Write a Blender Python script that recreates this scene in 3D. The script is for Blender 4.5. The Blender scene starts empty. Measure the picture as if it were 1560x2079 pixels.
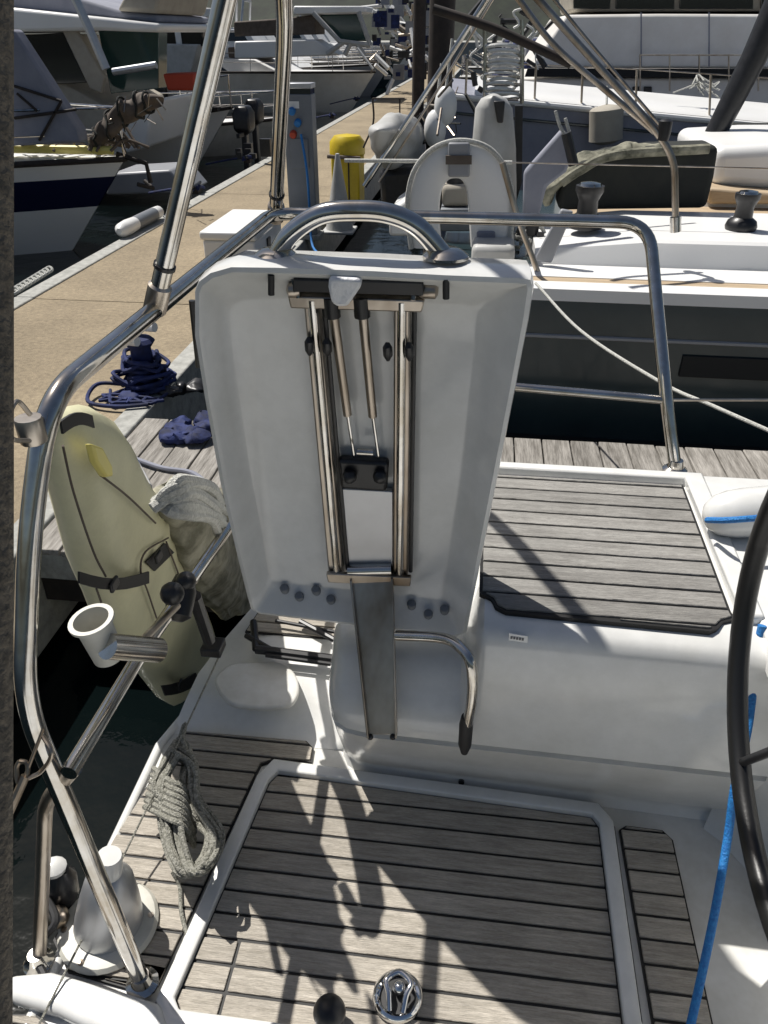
import bpy, bmesh, math, random
from mathutils import Vector, Matrix, noise
random.seed(7)
S = bpy.context.scene
# ------------------------------------------------------------------ camera, world, sun
PITCH, YAW = math.radians(32.0), math.radians(6.97)
CAM = Vector((0, 0, 1.5))
cd = bpy.data.cameras.new('camera'); cam = bpy.data.objects.new('camera', cd)
S.collection.objects.link(cam); S.camera = cam
cam.location = CAM
cam.rotation_euler = (math.radians(90) - PITCH, 0, YAW)
cd.sensor_fit = 'VERTICAL'; cd.sensor_height = 24; cd.lens = 24 * 1560 / 2079
cd.clip_start = 0.02; cd.clip_end = 2000
SUN = Vector((-.49, .335, 1)).normalized()
w = bpy.data.worlds.new('World'); S.world = w; w.use_nodes = True
nt = w.node_tree
sky = nt.nodes.new('ShaderNodeTexSky'); sky.sky_type = 'NISHITA'; sky.sun_disc = False
sky.sun_elevation = math.asin(SUN.z); sky.sun_rotation = math.atan2(SUN.x, SUN.y)
sky.air_density = 1.0; sky.dust_density = 2.2; sky.ozone_density = .8
bg = nt.nodes['Background']; bg.inputs['Strength'].default_value = .05
nt.links.new(sky.outputs[0], bg.inputs[0])
sl = bpy.data.lights.new('sun', 'SUN'); sl.energy = 5.0; sl.angle = math.radians(.55); sl.color = (1, .96, .9)
so = bpy.data.objects.new('sun', sl); S.collection.objects.link(so)
so.rotation_euler = SUN.to_track_quat('Z', 'Y').to_euler(); so.location = (0, 0, 10)
S.view_settings.view_transform = 'Standard'; S.view_settings.look = 'None'
S.view_settings.exposure = 0.14; S.view_settings.gamma = 1; S.view_settings.use_curve_mapping = False

# ------------------------------------------------------------------ survey helpers: photo pixel -> point in the place
F_ = 1560.0
def ray(px, py):
    r, u = px - 780, 1039.5 - py
    fwd = F_ * math.cos(PITCH) + u * math.sin(PITCH); vz = u * math.cos(PITCH) - F_ * math.sin(PITCH)
    return Vector((r * math.cos(YAW) - fwd * math.sin(YAW), fwd * math.cos(YAW) + r * math.sin(YAW), vz)) / F_
def at(px, py, X=None, Y=None, Z=None, D=None):
    d = ray(px, py)
    if X is not None: t = X / d.x
    elif Y is not None: t = Y / d.y
    elif Z is not None: t = (Z - 1.5) / d.z
    else: t = D
    return CAM + d * t
def hit(px, py, p0, n):
    d = ray(px, py); return CAM + d * ((p0 - CAM).dot(n) / d.dot(n))
V = Vector
# ------------------------------------------------------------------ materials
def mat(name, col, rough=.5, metal=0, noise_s=0, var=.0, col2=None, bump=0, bscale=60, stretch=(1, 1, 1), spec=.5, coat=0, objvar=0, detail=4, contrast=(.35, .65), blotch=None, fleck=None):
    m = bpy.data.materials.new(name); m.use_nodes = True; t = m.node_tree; n = t.nodes; L = t.links
    b = n['Principled BSDF']; b.inputs['Roughness'].default_value = rough; b.inputs['Metallic'].default_value = metal
    b.inputs['Specular IOR Level'].default_value = spec; b.inputs['Coat Weight'].default_value = coat; b.inputs['Coat Roughness'].default_value = .08
    b.inputs['Base Color'].default_value = (*col, 1)
    tc = n.new('ShaderNodeTexCoord'); mp = n.new('ShaderNodeMapping'); mp.inputs['Scale'].default_value = stretch
    oi = n.new('ShaderNodeObjectInfo')
    if objvar:
        ad = n.new('ShaderNodeVectorMath'); ad.operation = 'ADD'
        ml = n.new('ShaderNodeMath'); ml.operation = 'MULTIPLY'; ml.inputs[1].default_value = 37
        L.new(oi.outputs['Random'], ml.inputs[0]); L.new(tc.outputs['Object'], ad.inputs[0]); L.new(ml.outputs[0], ad.inputs[1]); L.new(ad.outputs[0], mp.inputs[0])
    else: L.new(tc.outputs['Object'], mp.inputs[0])
    if noise_s:
        nz = n.new('ShaderNodeTexNoise'); nz.inputs['Scale'].default_value = noise_s; nz.inputs['Detail'].default_value = detail; nz.inputs['Roughness'].default_value = .65
        L.new(mp.outputs[0], nz.inputs['Vector'])
        mr = n.new('ShaderNodeMapRange'); mr.inputs[1].default_value = contrast[0]; mr.inputs[2].default_value = contrast[1]
        L.new(nz.outputs['Fac'], mr.inputs[0])
        mx = n.new('ShaderNodeMix'); mx.data_type = 'RGBA'
        c2 = col2 or tuple(c * (1 - var) for c in col)
        mx.inputs[6].default_value = (*col, 1); mx.inputs[7].default_value = (*c2, 1)
        L.new(mr.outputs[0], mx.inputs[0]); out = mx.outputs[2]
        if objvar:
            hs = n.new('ShaderNodeHueSaturation'); mr2 = n.new('ShaderNodeMapRange')
            mr2.inputs[3].default_value = 1 - objvar; mr2.inputs[4].default_value = 1 + objvar
            L.new(oi.outputs['Random'], mr2.inputs[0]); L.new(mr2.outputs[0], hs.inputs['Value']); L.new(out, hs.inputs['Color']); out = hs.outputs[0]
        for bl, lo in ((blotch, 0), (fleck, 1)):
            if bl:
                n3 = n.new('ShaderNodeTexNoise'); n3.inputs['Scale'].default_value = bl[0]; n3.inputs['Detail'].default_value = 6; n3.inputs['Roughness'].default_value = .7
                L.new(mp.outputs[0] if lo else tc.outputs['Object'], n3.inputs['Vector']); m3 = n.new('ShaderNodeMapRange')
                m3.inputs[1].default_value = .38; m3.inputs[2].default_value = .62; m3.inputs[3].default_value = 1 - bl[1]; m3.inputs[4].default_value = 1 + bl[1] * .3
                L.new(n3.outputs['Fac'], m3.inputs[0]); v3 = n.new('ShaderNodeVectorMath'); v3.operation = 'SCALE'
                L.new(out, v3.inputs[0]); L.new(m3.outputs[0], v3.inputs['Scale']); out = v3.outputs[0]
        L.new(out, b.inputs['Base Color'])
    if bump:
        n2 = n.new('ShaderNodeTexNoise'); n2.inputs['Scale'].default_value = bscale; n2.inputs['Detail'].default_value = 5
        L.new(mp.outputs[0], n2.inputs['Vector'])
        bp = n.new('ShaderNodeBump'); bp.inputs['Strength'].default_value = bump; bp.inputs['Distance'].default_value = .01
        L.new(n2.outputs['Fac'], bp.inputs['Height']); L.new(bp.outputs[0], b.inputs['Normal'])
    return m
M = {}
M['gel'] = mat('gelcoat', (.74, .74, .72), .24, noise_s=5, col2=(.68, .68, .65), bump=.03, bscale=7, coat=.5, blotch=(14, .06))
M['gel_in'] = mat('gelcoat_inside', (.52, .525, .515), .34, noise_s=7, col2=(.47, .475, .46), bump=.03, bscale=12)
M['gel_dirty'] = mat('gelcoat_worn', (.70, .70, .68), .4, noise_s=8, col2=(.55, .54, .50), bump=.06, bscale=60)
M['teak'] = mat('weathered_teak', (.59, .54, .465), .78, noise_s=12, col2=(.36, .325, .27), stretch=(1, 11, 11), bump=.55, bscale=45, objvar=.11, contrast=(.32, .68), detail=9, blotch=(3.5, .16), fleck=(70, .22))
M['teak_grey'] = mat('grey_teak', (.36, .35, .325), .8, noise_s=8, col2=(.21, .20, .185), stretch=(1, 9, 9), bump=.5, bscale=45, objvar=.12, contrast=(.3, .70), detail=9, blotch=(3.0, .18), fleck=(60, .25))
M['teak_tan'] = mat('oiled_teak', (.50, .39, .26), .6, noise_s=5, col2=(.38, .29, .19), stretch=(1, 8, 8))
M['board'] = mat('pontoon_board', (.36, .34, .31), .9, noise_s=5, col2=(.13, .12, .105), stretch=(9, 1, 9), bump=.6, bscale=14, objvar=.16, contrast=(.32, .66), detail=9)
M['caulk'] = mat('black_caulk', (.008, .008, .008), .6)
M['steel'] = mat('polished_steel', (.66, .65, .63), .12, 1, noise_s=14, col2=(.48, .44, .38), bump=.02, bscale=30)
M['steel_b'] = mat('brushed_steel', (.52, .47, .41), .33, 1, noise_s=7, col2=(.26, .21, .16), stretch=(1, 1, .4), bump=.05, bscale=80)
M['chrome'] = mat('chrome', (.8, .8, .8), .05, 1)
M['alu'] = mat('aluminium', (.55, .56, .58), .4, .8, noise_s=6, var=.15)
M['black'] = mat('black_plastic', (.012, .012, .013), .38, noise_s=20, col2=(.022, .022, .024))
M['rubber'] = mat('black_rubber', (.015, .015, .016), .6)
M['leather'] = mat('black_leather', (.009, .009, .009), .36, bump=.04, bscale=220)
M['canvas_blk'] = mat('black_canvas', (.012, .014, .013), .85, noise_s=6, col2=(.02, .022, .018), bump=.2, bscale=15)
M['canvas_ol'] = mat('olive_canvas', (.30, .29, .22), .85, noise_s=9, col2=(.05, .052, .035), bump=.5, bscale=18)  # pale and dark noise paints in highlights and folds of crumpled cloth
M['cream'] = mat('cream_vinyl', (.76, .73, .49), .4, noise_s=6, col2=(.62, .60, .40), bump=.3, bscale=13, fleck=(24, .10))
M['yellow_in'] = mat('yellow_vinyl', (.78, .68, .20), .4)
M['bagcloth'] = mat('folded_canvas', (.42, .40, .31), .9, noise_s=11, col2=(.16, .155, .11), bump=.6, bscale=24)  # dark noise puts the shade of folds into the cloth colour
M['rope_grey'] = mat('weathered_rope', (.42, .41, .36), .9, noise_s=160, col2=(.15, .15, .12), bump=.8, bscale=300)
M['rope_white'] = mat('white_rope', (.62, .62, .58), .85, noise_s=120, col2=(.4, .4, .37), bump=.6, bscale=300)
M['rope_blue'] = mat('blue_rope', (.01, .13, .42), .6, noise_s=150, col2=(.02, .22, .55), bump=.5, bscale=250)
M['navy_cloth'] = mat('navy_cloth', (.014, .028, .13), .8, noise_s=12, col2=(.006, .01, .04), bump=.4, bscale=25)
M['navy'] = mat('navy_hull', (.020, .036, .042), .22, noise_s=2, col2=(.028, .048, .055), coat=.3)
M['navy_stripe'] = mat('navy_paint', (.006, .009, .04), .35)
M['antifoul'] = mat('black_antifouling', (.006, .007, .008), .7)
M['white'] = mat('white_paint', (.84, .84, .83), .35, noise_s=3, col2=(.76, .76, .74), blotch=(1.5, .10))
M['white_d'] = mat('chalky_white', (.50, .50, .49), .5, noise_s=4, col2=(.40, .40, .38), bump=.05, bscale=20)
M['greyhull'] = mat('grey_paint', (.30, .31, .33), .4, noise_s=2, col2=(.26, .27, .29))
M['beige'] = mat('beige_cover', (.40, .37, .31), .8, noise_s=4, col2=(.33, .30, .25), bump=.2, bscale=10)
M['sheet'] = mat('blue_grey_cover', (.27, .28, .33), .8, noise_s=3, col2=(.21, .22, .27), bump=.25, bscale=6)
M['topside'] = mat('warm_topside', (.84, .82, .78), .4, noise_s=2, col2=(.76, .73, .68), blotch=(.8, .08))
M['glass'] = mat('tinted_glass', (.01, .013, .014), .06, spec=.7)
M['glass_g'] = mat('green_glass', (.03, .07, .065), .08, spec=.7)
M['brown'] = mat('brown_cover', (.13, .105, .085), .8, noise_s=8, col2=(.09, .07, .055), bump=.2, bscale=14)
M['tan'] = mat('jetty_topping', (.40, .325, .215), .95, noise_s=30, col2=(.23, .185, .125), bump=.5, bscale=120, detail=9, contrast=(.3, .7), blotch=(.9, .22), fleck=(160, .25))
M['kerb'] = mat('concrete_kerb', (.42, .42, .39), .9, noise_s=18, col2=(.27, .27, .25), bump=.3, bscale=50, detail=8)
M['dark'] = mat('dark_timber', (.02, .017, .015), .8, noise_s=8, col2=(.04, .03, .025))
M['yellow'] = mat('yellow_plastic', (.62, .47, .015), .4, noise_s=6, col2=(.50, .36, .01))
M['red'] = mat('red_cloth', (.42, .05, .02), .7)
M['post'] = mat('grey_post', (.20, .215, .235), .5, .1, noise_s=3, col2=(.165, .18, .20))
M['strap'] = mat('stay_cover', (.19, .16, .12), .85, noise_s=90, col2=(.10, .085, .065), bump=.7, bscale=180)
M['tape'] = mat('white_tape', (.80, .80, .80), .5, bump=.6, bscale=60)
M['foliage'] = mat('dark_foliage', (.018, .026, .014), .9, noise_s=.35, col2=(.005, .008, .005), bump=1, bscale=4)
M['ivory'] = mat('ivory_plastic', (.62, .61, .55), .45, noise_s=10, col2=(.5, .49, .43))
M['print'] = mat('label_print', (.12, .12, .13), .6)
# water: dark harbour water with ripples
def water():
    m = mat('harbour_water', (.0015, .003, .0035), .05, noise_s=.5, col2=(.003, .006, .006), bump=.9, bscale=3.2, spec=.2)
    return m
M['water'] = water()

# ------------------------------------------------------------------ mesh helpers
class MB:
    def __init__(s): s.v = []; s.f = []; s.m = []; s.mi = 0
    def add(s, vs, fs):
        o = len(s.v); s.v += [V(p) for p in vs]; s.f += [tuple(i + o for i in f) for f in fs]; s.m += [s.mi] * len(fs); return s
    def box(s, a, b):
        x0, y0, z0 = (min(a[i], b[i]) for i in range(3)); x1, y1, z1 = (max(a[i], b[i]) for i in range(3))
        return s.add([(x0, y0, z0), (x1, y0, z0), (x1, y1, z0), (x0, y1, z0), (x0, y0, z1), (x1, y0, z1), (x1, y1, z1), (x0, y1, z1)],
                     [(0, 3, 2, 1), (4, 5, 6, 7), (0, 1, 5, 4), (1, 2, 6, 5), (2, 3, 7, 6), (3, 0, 4, 7)])
    def prism(s, poly, vec):
        n = len(poly); vec = V(vec); P = [V(p) for p in poly]
        return s.add(P + [p + vec for p in P], [tuple(range(n))[::-1], tuple(range(n, 2 * n))] + [(i, (i + 1) % n, n + (i + 1) % n, n + i) for i in range(n)])
    def tube(s, pts, r, seg=12, cap=True, flat=1.0):
        pts = [V(p) for p in pts]; n = len(pts); rr = r if hasattr(r, '__len__') else [r] * n
        T = [(pts[min(i + 1, n - 1)] - pts[max(i - 1, 0)]).normalized() for i in range(n)]
        up = V((0, 0, 1)) if abs(T[0].z) < .9 else V((1, 0, 0))
        N = (up - T[0] * up.dot(T[0])).normalized(); vs = []
        for i in range(n):
            N = (N - T[i] * N.dot(T[i])).normalized(); B = T[i].cross(N)
            for k in range(seg):
                a = 2 * math.pi * k / seg; vs.append(pts[i] + (N * math.cos(a) * flat + B * math.sin(a)) * rr[i])
        fs = [(i * seg + k, i * seg + (k + 1) % seg, (i + 1) * seg + (k + 1) % seg, (i + 1) * seg + k) for i in range(n - 1) for k in range(seg)]
        if cap: fs += [tuple(range(seg))[::-1], tuple((n - 1) * seg + k for k in range(seg))]
        return s.add(vs, fs)
    def lathe(s, c, axis, prof, seg=20):
        c = V(c); axis = V(axis).normalized(); up = V((0, 0, 1)) if abs(axis.z) < .9 else V((1, 0, 0)); N = (up - axis * up.dot(axis)).normalized(); B = axis.cross(N)
        return s.loft([[c + axis * h + (N * math.cos(2 * math.pi * k / seg) + B * math.sin(2 * math.pi * k / seg)) * max(r, .0002) for k in range(seg)] for r, h in prof], True, True)
    def loft(s, rows, close=False, caps=False):
        n = len(rows[0]); vs = [p for r in rows for p in r]
        kk = n if close else n - 1
        fs = [(i * n + k, i * n + (k + 1) % n, (i + 1) * n + (k + 1) % n, (i + 1) * n + k) for i in range(len(rows) - 1) for k in range(kk)]
        if caps: fs += [tuple(range(n))[::-1], tuple((len(rows) - 1) * n + k for k in range(n))]
        return s.add(vs, fs)
    def ball(s, c, r, seg=10, sc=(1, 1, 1)):
        rows = []
        for i in range(1, seg):
            t = math.pi * i / seg
            rows.append([V((c[0] + sc[0] * r * math.sin(t) * math.cos(2 * math.pi * k / (2 * seg)), c[1] + sc[1] * r * math.sin(t) * math.sin(2 * math.pi * k / (2 * seg)), c[2] + sc[2] * r * math.cos(t))) for k in range(2 * seg)])
        return s.loft(rows, True, True)
    def build(s, name, m, parent=None, bevel=0, smooth=40, sub=0, seg=2, kind=None, label=None):
        org = ORG.get(parent.name, V((0, 0, 0))) if parent else V((0, 0, 0))
        me = bpy.data.meshes.new(name); me.from_pydata([p - org for p in s.v], [], s.f)
        bm = bmesh.new(); bm.from_mesh(me); bmesh.ops.recalc_face_normals(bm, faces=bm.faces); bm.to_mesh(me); bm.free()
        ms = m if isinstance(m, (list, tuple)) else [m]
        for q in ms: me.materials.append(M[q])
        if len(ms) > 1:
            for p, i in zip(me.polygons, s.m): p.material_index = i
        me.shade_smooth()
        if smooth < 170: me.set_sharp_from_angle(angle=math.radians(smooth))
        o = bpy.data.objects.new(name, me); S.collection.objects.link(o)
        if parent: o.parent = parent
        ORG[o.name] = org
        if bevel:
            b = o.modifiers.new('bevel', 'BEVEL'); b.width = bevel; b.segments = seg; b.limit_method = 'ANGLE'; b.angle_limit = math.radians(35)
        if sub:
            q = o.modifiers.new('sub', 'SUBSURF'); q.levels = sub; q.render_levels = sub
        if kind: o['kind'] = kind
        if label: o['label'] = label
        return o
ORG = {}
def thing(name, label, cat, loc=(0, 0, 0), group=None):
    o = bpy.data.objects.new(name, None); S.collection.objects.link(o); o.location = loc; o.empty_display_size = .1
    ORG[o.name] = V(loc); o['label'] = label; o['category'] = cat
    if group: o['group'] = group
    return o
def tag(o, label, cat, group=None):
    # single-mesh thing: move origin to its base
    co = [v.co.copy() for v in o.data.vertices]
    c = V((sum(p.x for p in co) / len(co), sum(p.y for p in co) / len(co), min(p.z for p in co)))
    for v in o.data.vertices: v.co -= c
    o.location = c; ORG[o.name] = c; o['label'] = label; o['category'] = cat
    if group: o['group'] = group
    return o
def dup(root, loc, label=None, rot=None, scale=None):
    r = root.copy(); S.collection.objects.link(r); r.location = loc
    if rot is not None: r.rotation_euler = rot
    if scale: r.scale = (scale,) * 3
    if label: r['label'] = label
    for ch in list(root.children):
        c = ch.copy(); S.collection.objects.link(c); c.parent = r
        for g in ch.children:
            d = g.copy(); S.collection.objects.link(d); d.parent = c
    return r
def fillet(pts, r=.05, n=6):
    pts = [V(p) for p in pts]; out = [pts[0]]
    for i in range(1, len(pts) - 1):
        a, b, c = pts[i - 1], pts[i], pts[i + 1]; d1 = (a - b); d2 = (c - b)
        rr = min(r, d1.length * .48, d2.length * .48); p = b + d1.normalized() * rr; q = b + d2.normalized() * rr
        for k in range(n + 1):
            t = k / n; out.append(p * (1 - t) ** 2 + b * 2 * t * (1 - t) + q * t * t)
    out.append(pts[-1]); return out
def spline(pts, n=8):
    pts = [V(p) for p in pts]; P = [pts[0] * 2 - pts[1]] + pts + [pts[-1] * 2 - pts[-2]]; out = []
    for i in range(1, len(P) - 2):
        for k in range(n):
            t = k / n; a, b, c, d = P[i - 1:i + 3]
            out.append(.5 * ((2 * b) + (c - a) * t + (2 * a - 5 * b + 4 * c - d) * t * t + (3 * b - a - 3 * c + d) * t ** 3))
    out.append(pts[-1]); return out
def clip(poly, ax, lo, hi):
    def half(P, s, v):
        out = []
        for i in range(len(P)):
            a, b = P[i], P[(i + 1) % len(P)]; da, db = s * (a[ax] - v), s * (b[ax] - v)
            if da >= 0: out.append(a)
            if (da >= 0) != (db >= 0): t = da / (da - db); out.append(a + (b - a) * t)
        return out
    P = half(poly, 1, lo)
    return half(P, -1, hi) if P else []
def planks(poly, z, pitch, gap, parent, m, th=.006, ax=1, start=None, name='plank', cuts=(), bev=.0012, cutmax=9):
    """lay straight planks over a plan polygon; every plank is an object of its own"""
    poly = [V((p[0], p[1], 0)) for p in poly]; lo = min(p[ax] for p in poly) if start is None else start; hi = max(p[ax] for p in poly)
    k = 0; out = []
    while lo < hi - .004:
        P = clip(poly, ax, lo + gap / 2, lo + pitch - gap / 2)
        if len(P) >= 3:
            oax = 1 - ax; segs = [P]
            cs = sorted(c for c in cuts)
            if cs and lo < cutmax:
                segs = []; a0 = -99
                for c in cs + [99]:
                    q = clip(P, oax, a0, c - gap / 2) if c < 99 else clip(P, oax, a0, 99)
                    if len(q) >= 3: segs.append(q)
                    a0 = c + gap / 2
            for q in segs:
                dz = random.uniform(-.0006, .0006)
                o = MB().prism([V((p.x, p.y, z - th + dz)) for p in q], (0, 0, th)).build(name, m, parent, bevel=bev, seg=1)
                out.append(o)
        lo += pitch; k += 1
    return out
def flatpoly(poly, z0, z1, name, m, parent=None, **k):
    return MB().prism([V((p[0], p[1], z0)) for p in poly], (0, 0, z1 - z0)).build(name, m, parent, **k)
def pxpoly(pts, **k): return [at(x, y, **k) for x, y in pts]
def pxbox(mb, x0, y0, x1, y1, Y, depth):
    a = at(x0, y1, Y=Y); b = at(x1, y0, Y=Y); a2 = at(x1, y1, Y=Y); b2 = at(x0, y0, Y=Y)
    z0 = (a.z + a2.z) / 2; z1 = (b.z + b2.z) / 2; xa = (a.x + b2.x) / 2; xb = (a2.x + b.x) / 2
    mb.box((xa, Y, z0), (xb, Y + depth, z1)); return mb
def pxprism(mb, pts, Y, depth):
    return mb.prism([at(x, y, Y=Y) for x, y in pts], (0, depth, 0))

# ================================================================== THE SETTING
wl = -.9
MB().add([(-700, -60, wl), (700, -60, wl), (700, 900, wl), (-700, 900, wl)], [(0, 1, 2, 3)]).build('water', 'water', kind='structure')
# main jetty (tan topping, concrete kerbs both sides)
jz = -.33; jl, jr = -3.56, -1.95
jetty = MB().box((jl, 1.0, jz - .45), (jr, 60, jz - .012)).build('jetty', 'kerb', kind='structure')
y = 1.0
while y < 30:
    MB().box((jl + .002, y + .004, jz - .0119), (jr - .002, y + 2.396, jz + random.uniform(-.002, .002))).build('slab', 'tan', jetty, bevel=.003, seg=1)
    y += 2.4
MB().box((jl + .002, y + .004, jz - .0119), (jr - .002, 60, jz)).build('slab', 'tan', jetty)
y = 1.0
while y < 34:
    L_ = 2.4
    MB().box((jl - .16, y + .005, jz - .5), (jl - .002, y + L_ - .005, jz + .012)).build('kerb_block', 'kerb', jetty, bevel=.01)
    MB().box((jr + .002, y + .005, jz - .5), (jr + .14, y + L_ - .005, jz + .012)).build('kerb_block', 'kerb', jetty, bevel=.01)
    y += L_
MB().box((jl - .16, 34, jz - .5), (jl - .002, 60, jz + .012)).build('kerb', 'kerb', jetty)
MB().box((jr + .002, 34, jz - .5), (jr + .14, 60, jz + .012)).build('kerb', 'kerb', jetty)
# finger pontoon with cross boards
fy0, fy1 = 2.45, 3.72; fx0, fx1 = jr + .145, 7.0
finger = MB().box((fx0, fy0 + .03, jz - .30), (fx1, fy1 - .03, jz - .035)).build('finger_pontoon', 'dark', kind='structure')
MB().box((fx0, fy0, jz - .16), (fx1, fy0 + .028, jz - .03)).build('edge_beam', 'kerb', finger, bevel=.004)
MB().box((fx0, fy1 - .028, jz - .16), (fx1, fy1, jz - .03)).build('edge_beam', 'kerb', finger, bevel=.004)
xx = fx0 + .004
while xx < 3.2:
    wd = .138
    dz = random.uniform(-.003, .003)
    MB().box((xx, fy0 - .01, jz - .03 + dz), (xx + wd, fy1 + .012 + random.uniform(-.006, .006), jz + dz)).build('board', 'board', finger, bevel=.003, seg=1)
    xx += wd + .008
mb = MB()
while xx < fx1:
    mb.box((xx, fy0 - .01, jz - .03), (xx + .138, fy1 + .012, jz)); xx += .146
mb.build('board_run', 'board', finger, kind='stuff')
# far shore: quay and wooded slope closing the view
MB().box((-160, 92, wl - 1), (160, 110, .6)).build('quay', 'kerb', kind='structure')
rows = []
for j in range(10):
    r = []
    for i in range(90):
        x = -180 + i * 4; yy = 112 + j * 9; h = .6 + j * 3.2 + 2.2 * noise.noise(V((x * .06, yy * .08, 1))) * (j > 0) * 2 + (1.4 * noise.noise(V((x * .3, j, 3))) if j else 0)
        r.append(V((x, yy, h)))
    rows.append(r)
MB().loft(rows).build('hillside', 'foliage', kind='structure')

# ================================================================== OUR YACHT (stern quarter)
yacht = thing('sailing_yacht', 'white sailing yacht in the foreground with teak cockpit, stern rail and raised helm seat', 'yacht', (0.2, 1.0, -.9))
XS = -.72
# floor: hatch, side panels
hatch_px = [(563, 1574), (1205, 1668), (1212, 1690), (1268, 2090), (1290, 2240), (355, 2048 ), (358, 2030), (545, 1592)]
def Z0(pts, z=0): return [at(x, y, Z=z) for x, y in pts]
def bottomline(x): return 0
hatch = Z0([(566, 1572), (1200, 1660), (1214, 1678), (1262, 2079)]) 
pb = at(357, 2050, Z=0); hatch = hatch + [V((hatch[-1].x + .02, pb.y, 0)), V((pb.x + .01, pb.y, 0)), at(360, 2030, Z=0), at(548, 1590, Z=0)]
Fs = MB()
floor_poly = [V((XS, .30, 0)), V((1.3, .30, 0)), V((1.3, 1.3, 0)), V((XS + .018, 1.32, 0)), V((XS, 1.24, 0))]
floor = flatpoly(floor_poly, -.05, -.012, 'cockpit_floor', 'gel_dirty', yacht, bevel=.006)
# hull under
hull = MB()
rows = []
for z, dx, dy in ((-.05, 0, 0), (-.3, .03, -.02), (-.7, .08, -.06), (-1.3, .25, -.2)):
    rows.append([V((3.5, -1.6 - dy * 0, z)), V((XS + dx, -1.6, z)), V((XS + dx, 1.24, z)), V((XS + .125 + dx, 1.70 + dy, z)), V((3.5, 1.74 + dy, z))])
hull.loft(rows, True, True); hull.build('hull', 'gel', yacht)
def ring(poly, w_):
    n = len(poly); out = []; ctr = sum((V(p) for p in poly), V()) / n
    area = sum(poly[i].x * poly[(i + 1) % n].y - poly[(i + 1) % n].x * poly[i].y for i in range(n)); sg = 1 if area > 0 else -1
    for i in range(n):
        a, b, c = poly[i - 1], poly[i], poly[(i + 1) % n]; d1 = (b - a).normalized(); d2 = (c - b).normalized()
        n1 = V((d1.y, -d1.x, 0)) * sg; n2 = V((d2.y, -d2.x, 0)) * sg; m_ = (n1 + n2).normalized(); k = w_ / max(.35, m_.dot(n1))
        out.append(b + m_ * k)
    return out
def ringmesh(inner, outer, z0, z1, lip=.0):
    mb = MB(); n = len(inner)
    mid = [(a + b) / 2 for a, b in zip(inner, outer)]
    R = [[V((p.x, p.y, z0)) for p in outer], [V((p.x, p.y, z1)) for p in outer], [V((p.x, p.y, z1 + lip)) for p in mid], [V((p.x, p.y, z1)) for p in inner], [V((p.x, p.y, z0)) for p in inner]]
    return mb.loft(R, True)
ho = ring(hatch, .034)
hatch_o = ringmesh(ring(hatch, .003), ho, -.03, .012, .003).build('floor_hatch', 'gel', yacht, bevel=.003)
hg = ring(ho, .006)
flatpoly(hg, -.0118, -.0095, 'hatch_gap', 'caulk', yacht)
flatpoly(ring(hatch, .004), -.0094, -.004, 'caulking', 'caulk', hatch_o)
P0 = at(620, 1614.6, Z=0).y; PP = .0490
st = P0 - 14 * PP
planks(hatch, 0, PP, .0066, hatch_o, 'teak', start=st, cuts=(at(470, 1970, Z=0).x,), cutmax=at(480, 1945, Z=0).y)
# thin cross seam of the hatch (the second lighter seam in the photo)
# left side panel
lp = Z0([(372, 1484), (620, 1504), (634, 1518), (630, 1542), (560, 1537), (528, 1548)]) + [ho[7] + V((-.012, 0, 0)), ho[6] + V((-.012, .02, 0)), at(336, 1966, Z=0), at(262, 2000, Z=0), at(140, 1966, Z=0), at(112, 1905, Z=0), at(233, 1700, Z=0)]
lpanel = flatpoly(ring(lp, .004), -.0118, -.0045, 'side_panel', 'caulk', yacht)
planks(lp, 0, PP, .0066, lpanel, 'teak', start=st)
# right small panel
rp = Z0([(1262, 1684), (1274, 1677), (1345, 1686), (1364, 1704), (1452, 2110), (1336, 2110)])
rpanel = flatpoly(ring(rp, .004), -.0118, -.0045, 'side_panel', 'caulk', yacht)
planks(rp, 0, PP, .0066, rpanel, 'teak', start=st)
# white channel between hatch and right panel
# toe moulding bottom-left, and outer edge lip along the transom
tm = [at(x, y, Z=0) for x, y in ((22, 1990), (110, 1982), (220, 2012), (330, 2046), (352, 2120), (250, 2130), (120, 2066), (24, 2040))]
MB().prism([V((p.x, p.y, -.013)) for p in tm], (0, 0, .036)).build('toe_moulding', 'gel', yacht, bevel=.014, seg=4)
MB().tube([V((XS + .004, .3, -.012)), V((XS + .004, 1.24, -.012)), V((XS + .125, 1.69, -.012))], .012, 10).build('edge_moulding', 'gel', yacht)
cp = Z0([(-60, 2060), (70, 2062), (120, 2100), (120, 2200), (-60, 2200)])
cpan = flatpoly(ring(cp, .004), -.0118, -.0045, 'side_panel', 'caulk', yacht)
planks(cp, 0, PP, .0066, cpan, 'teak', start=st)

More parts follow.
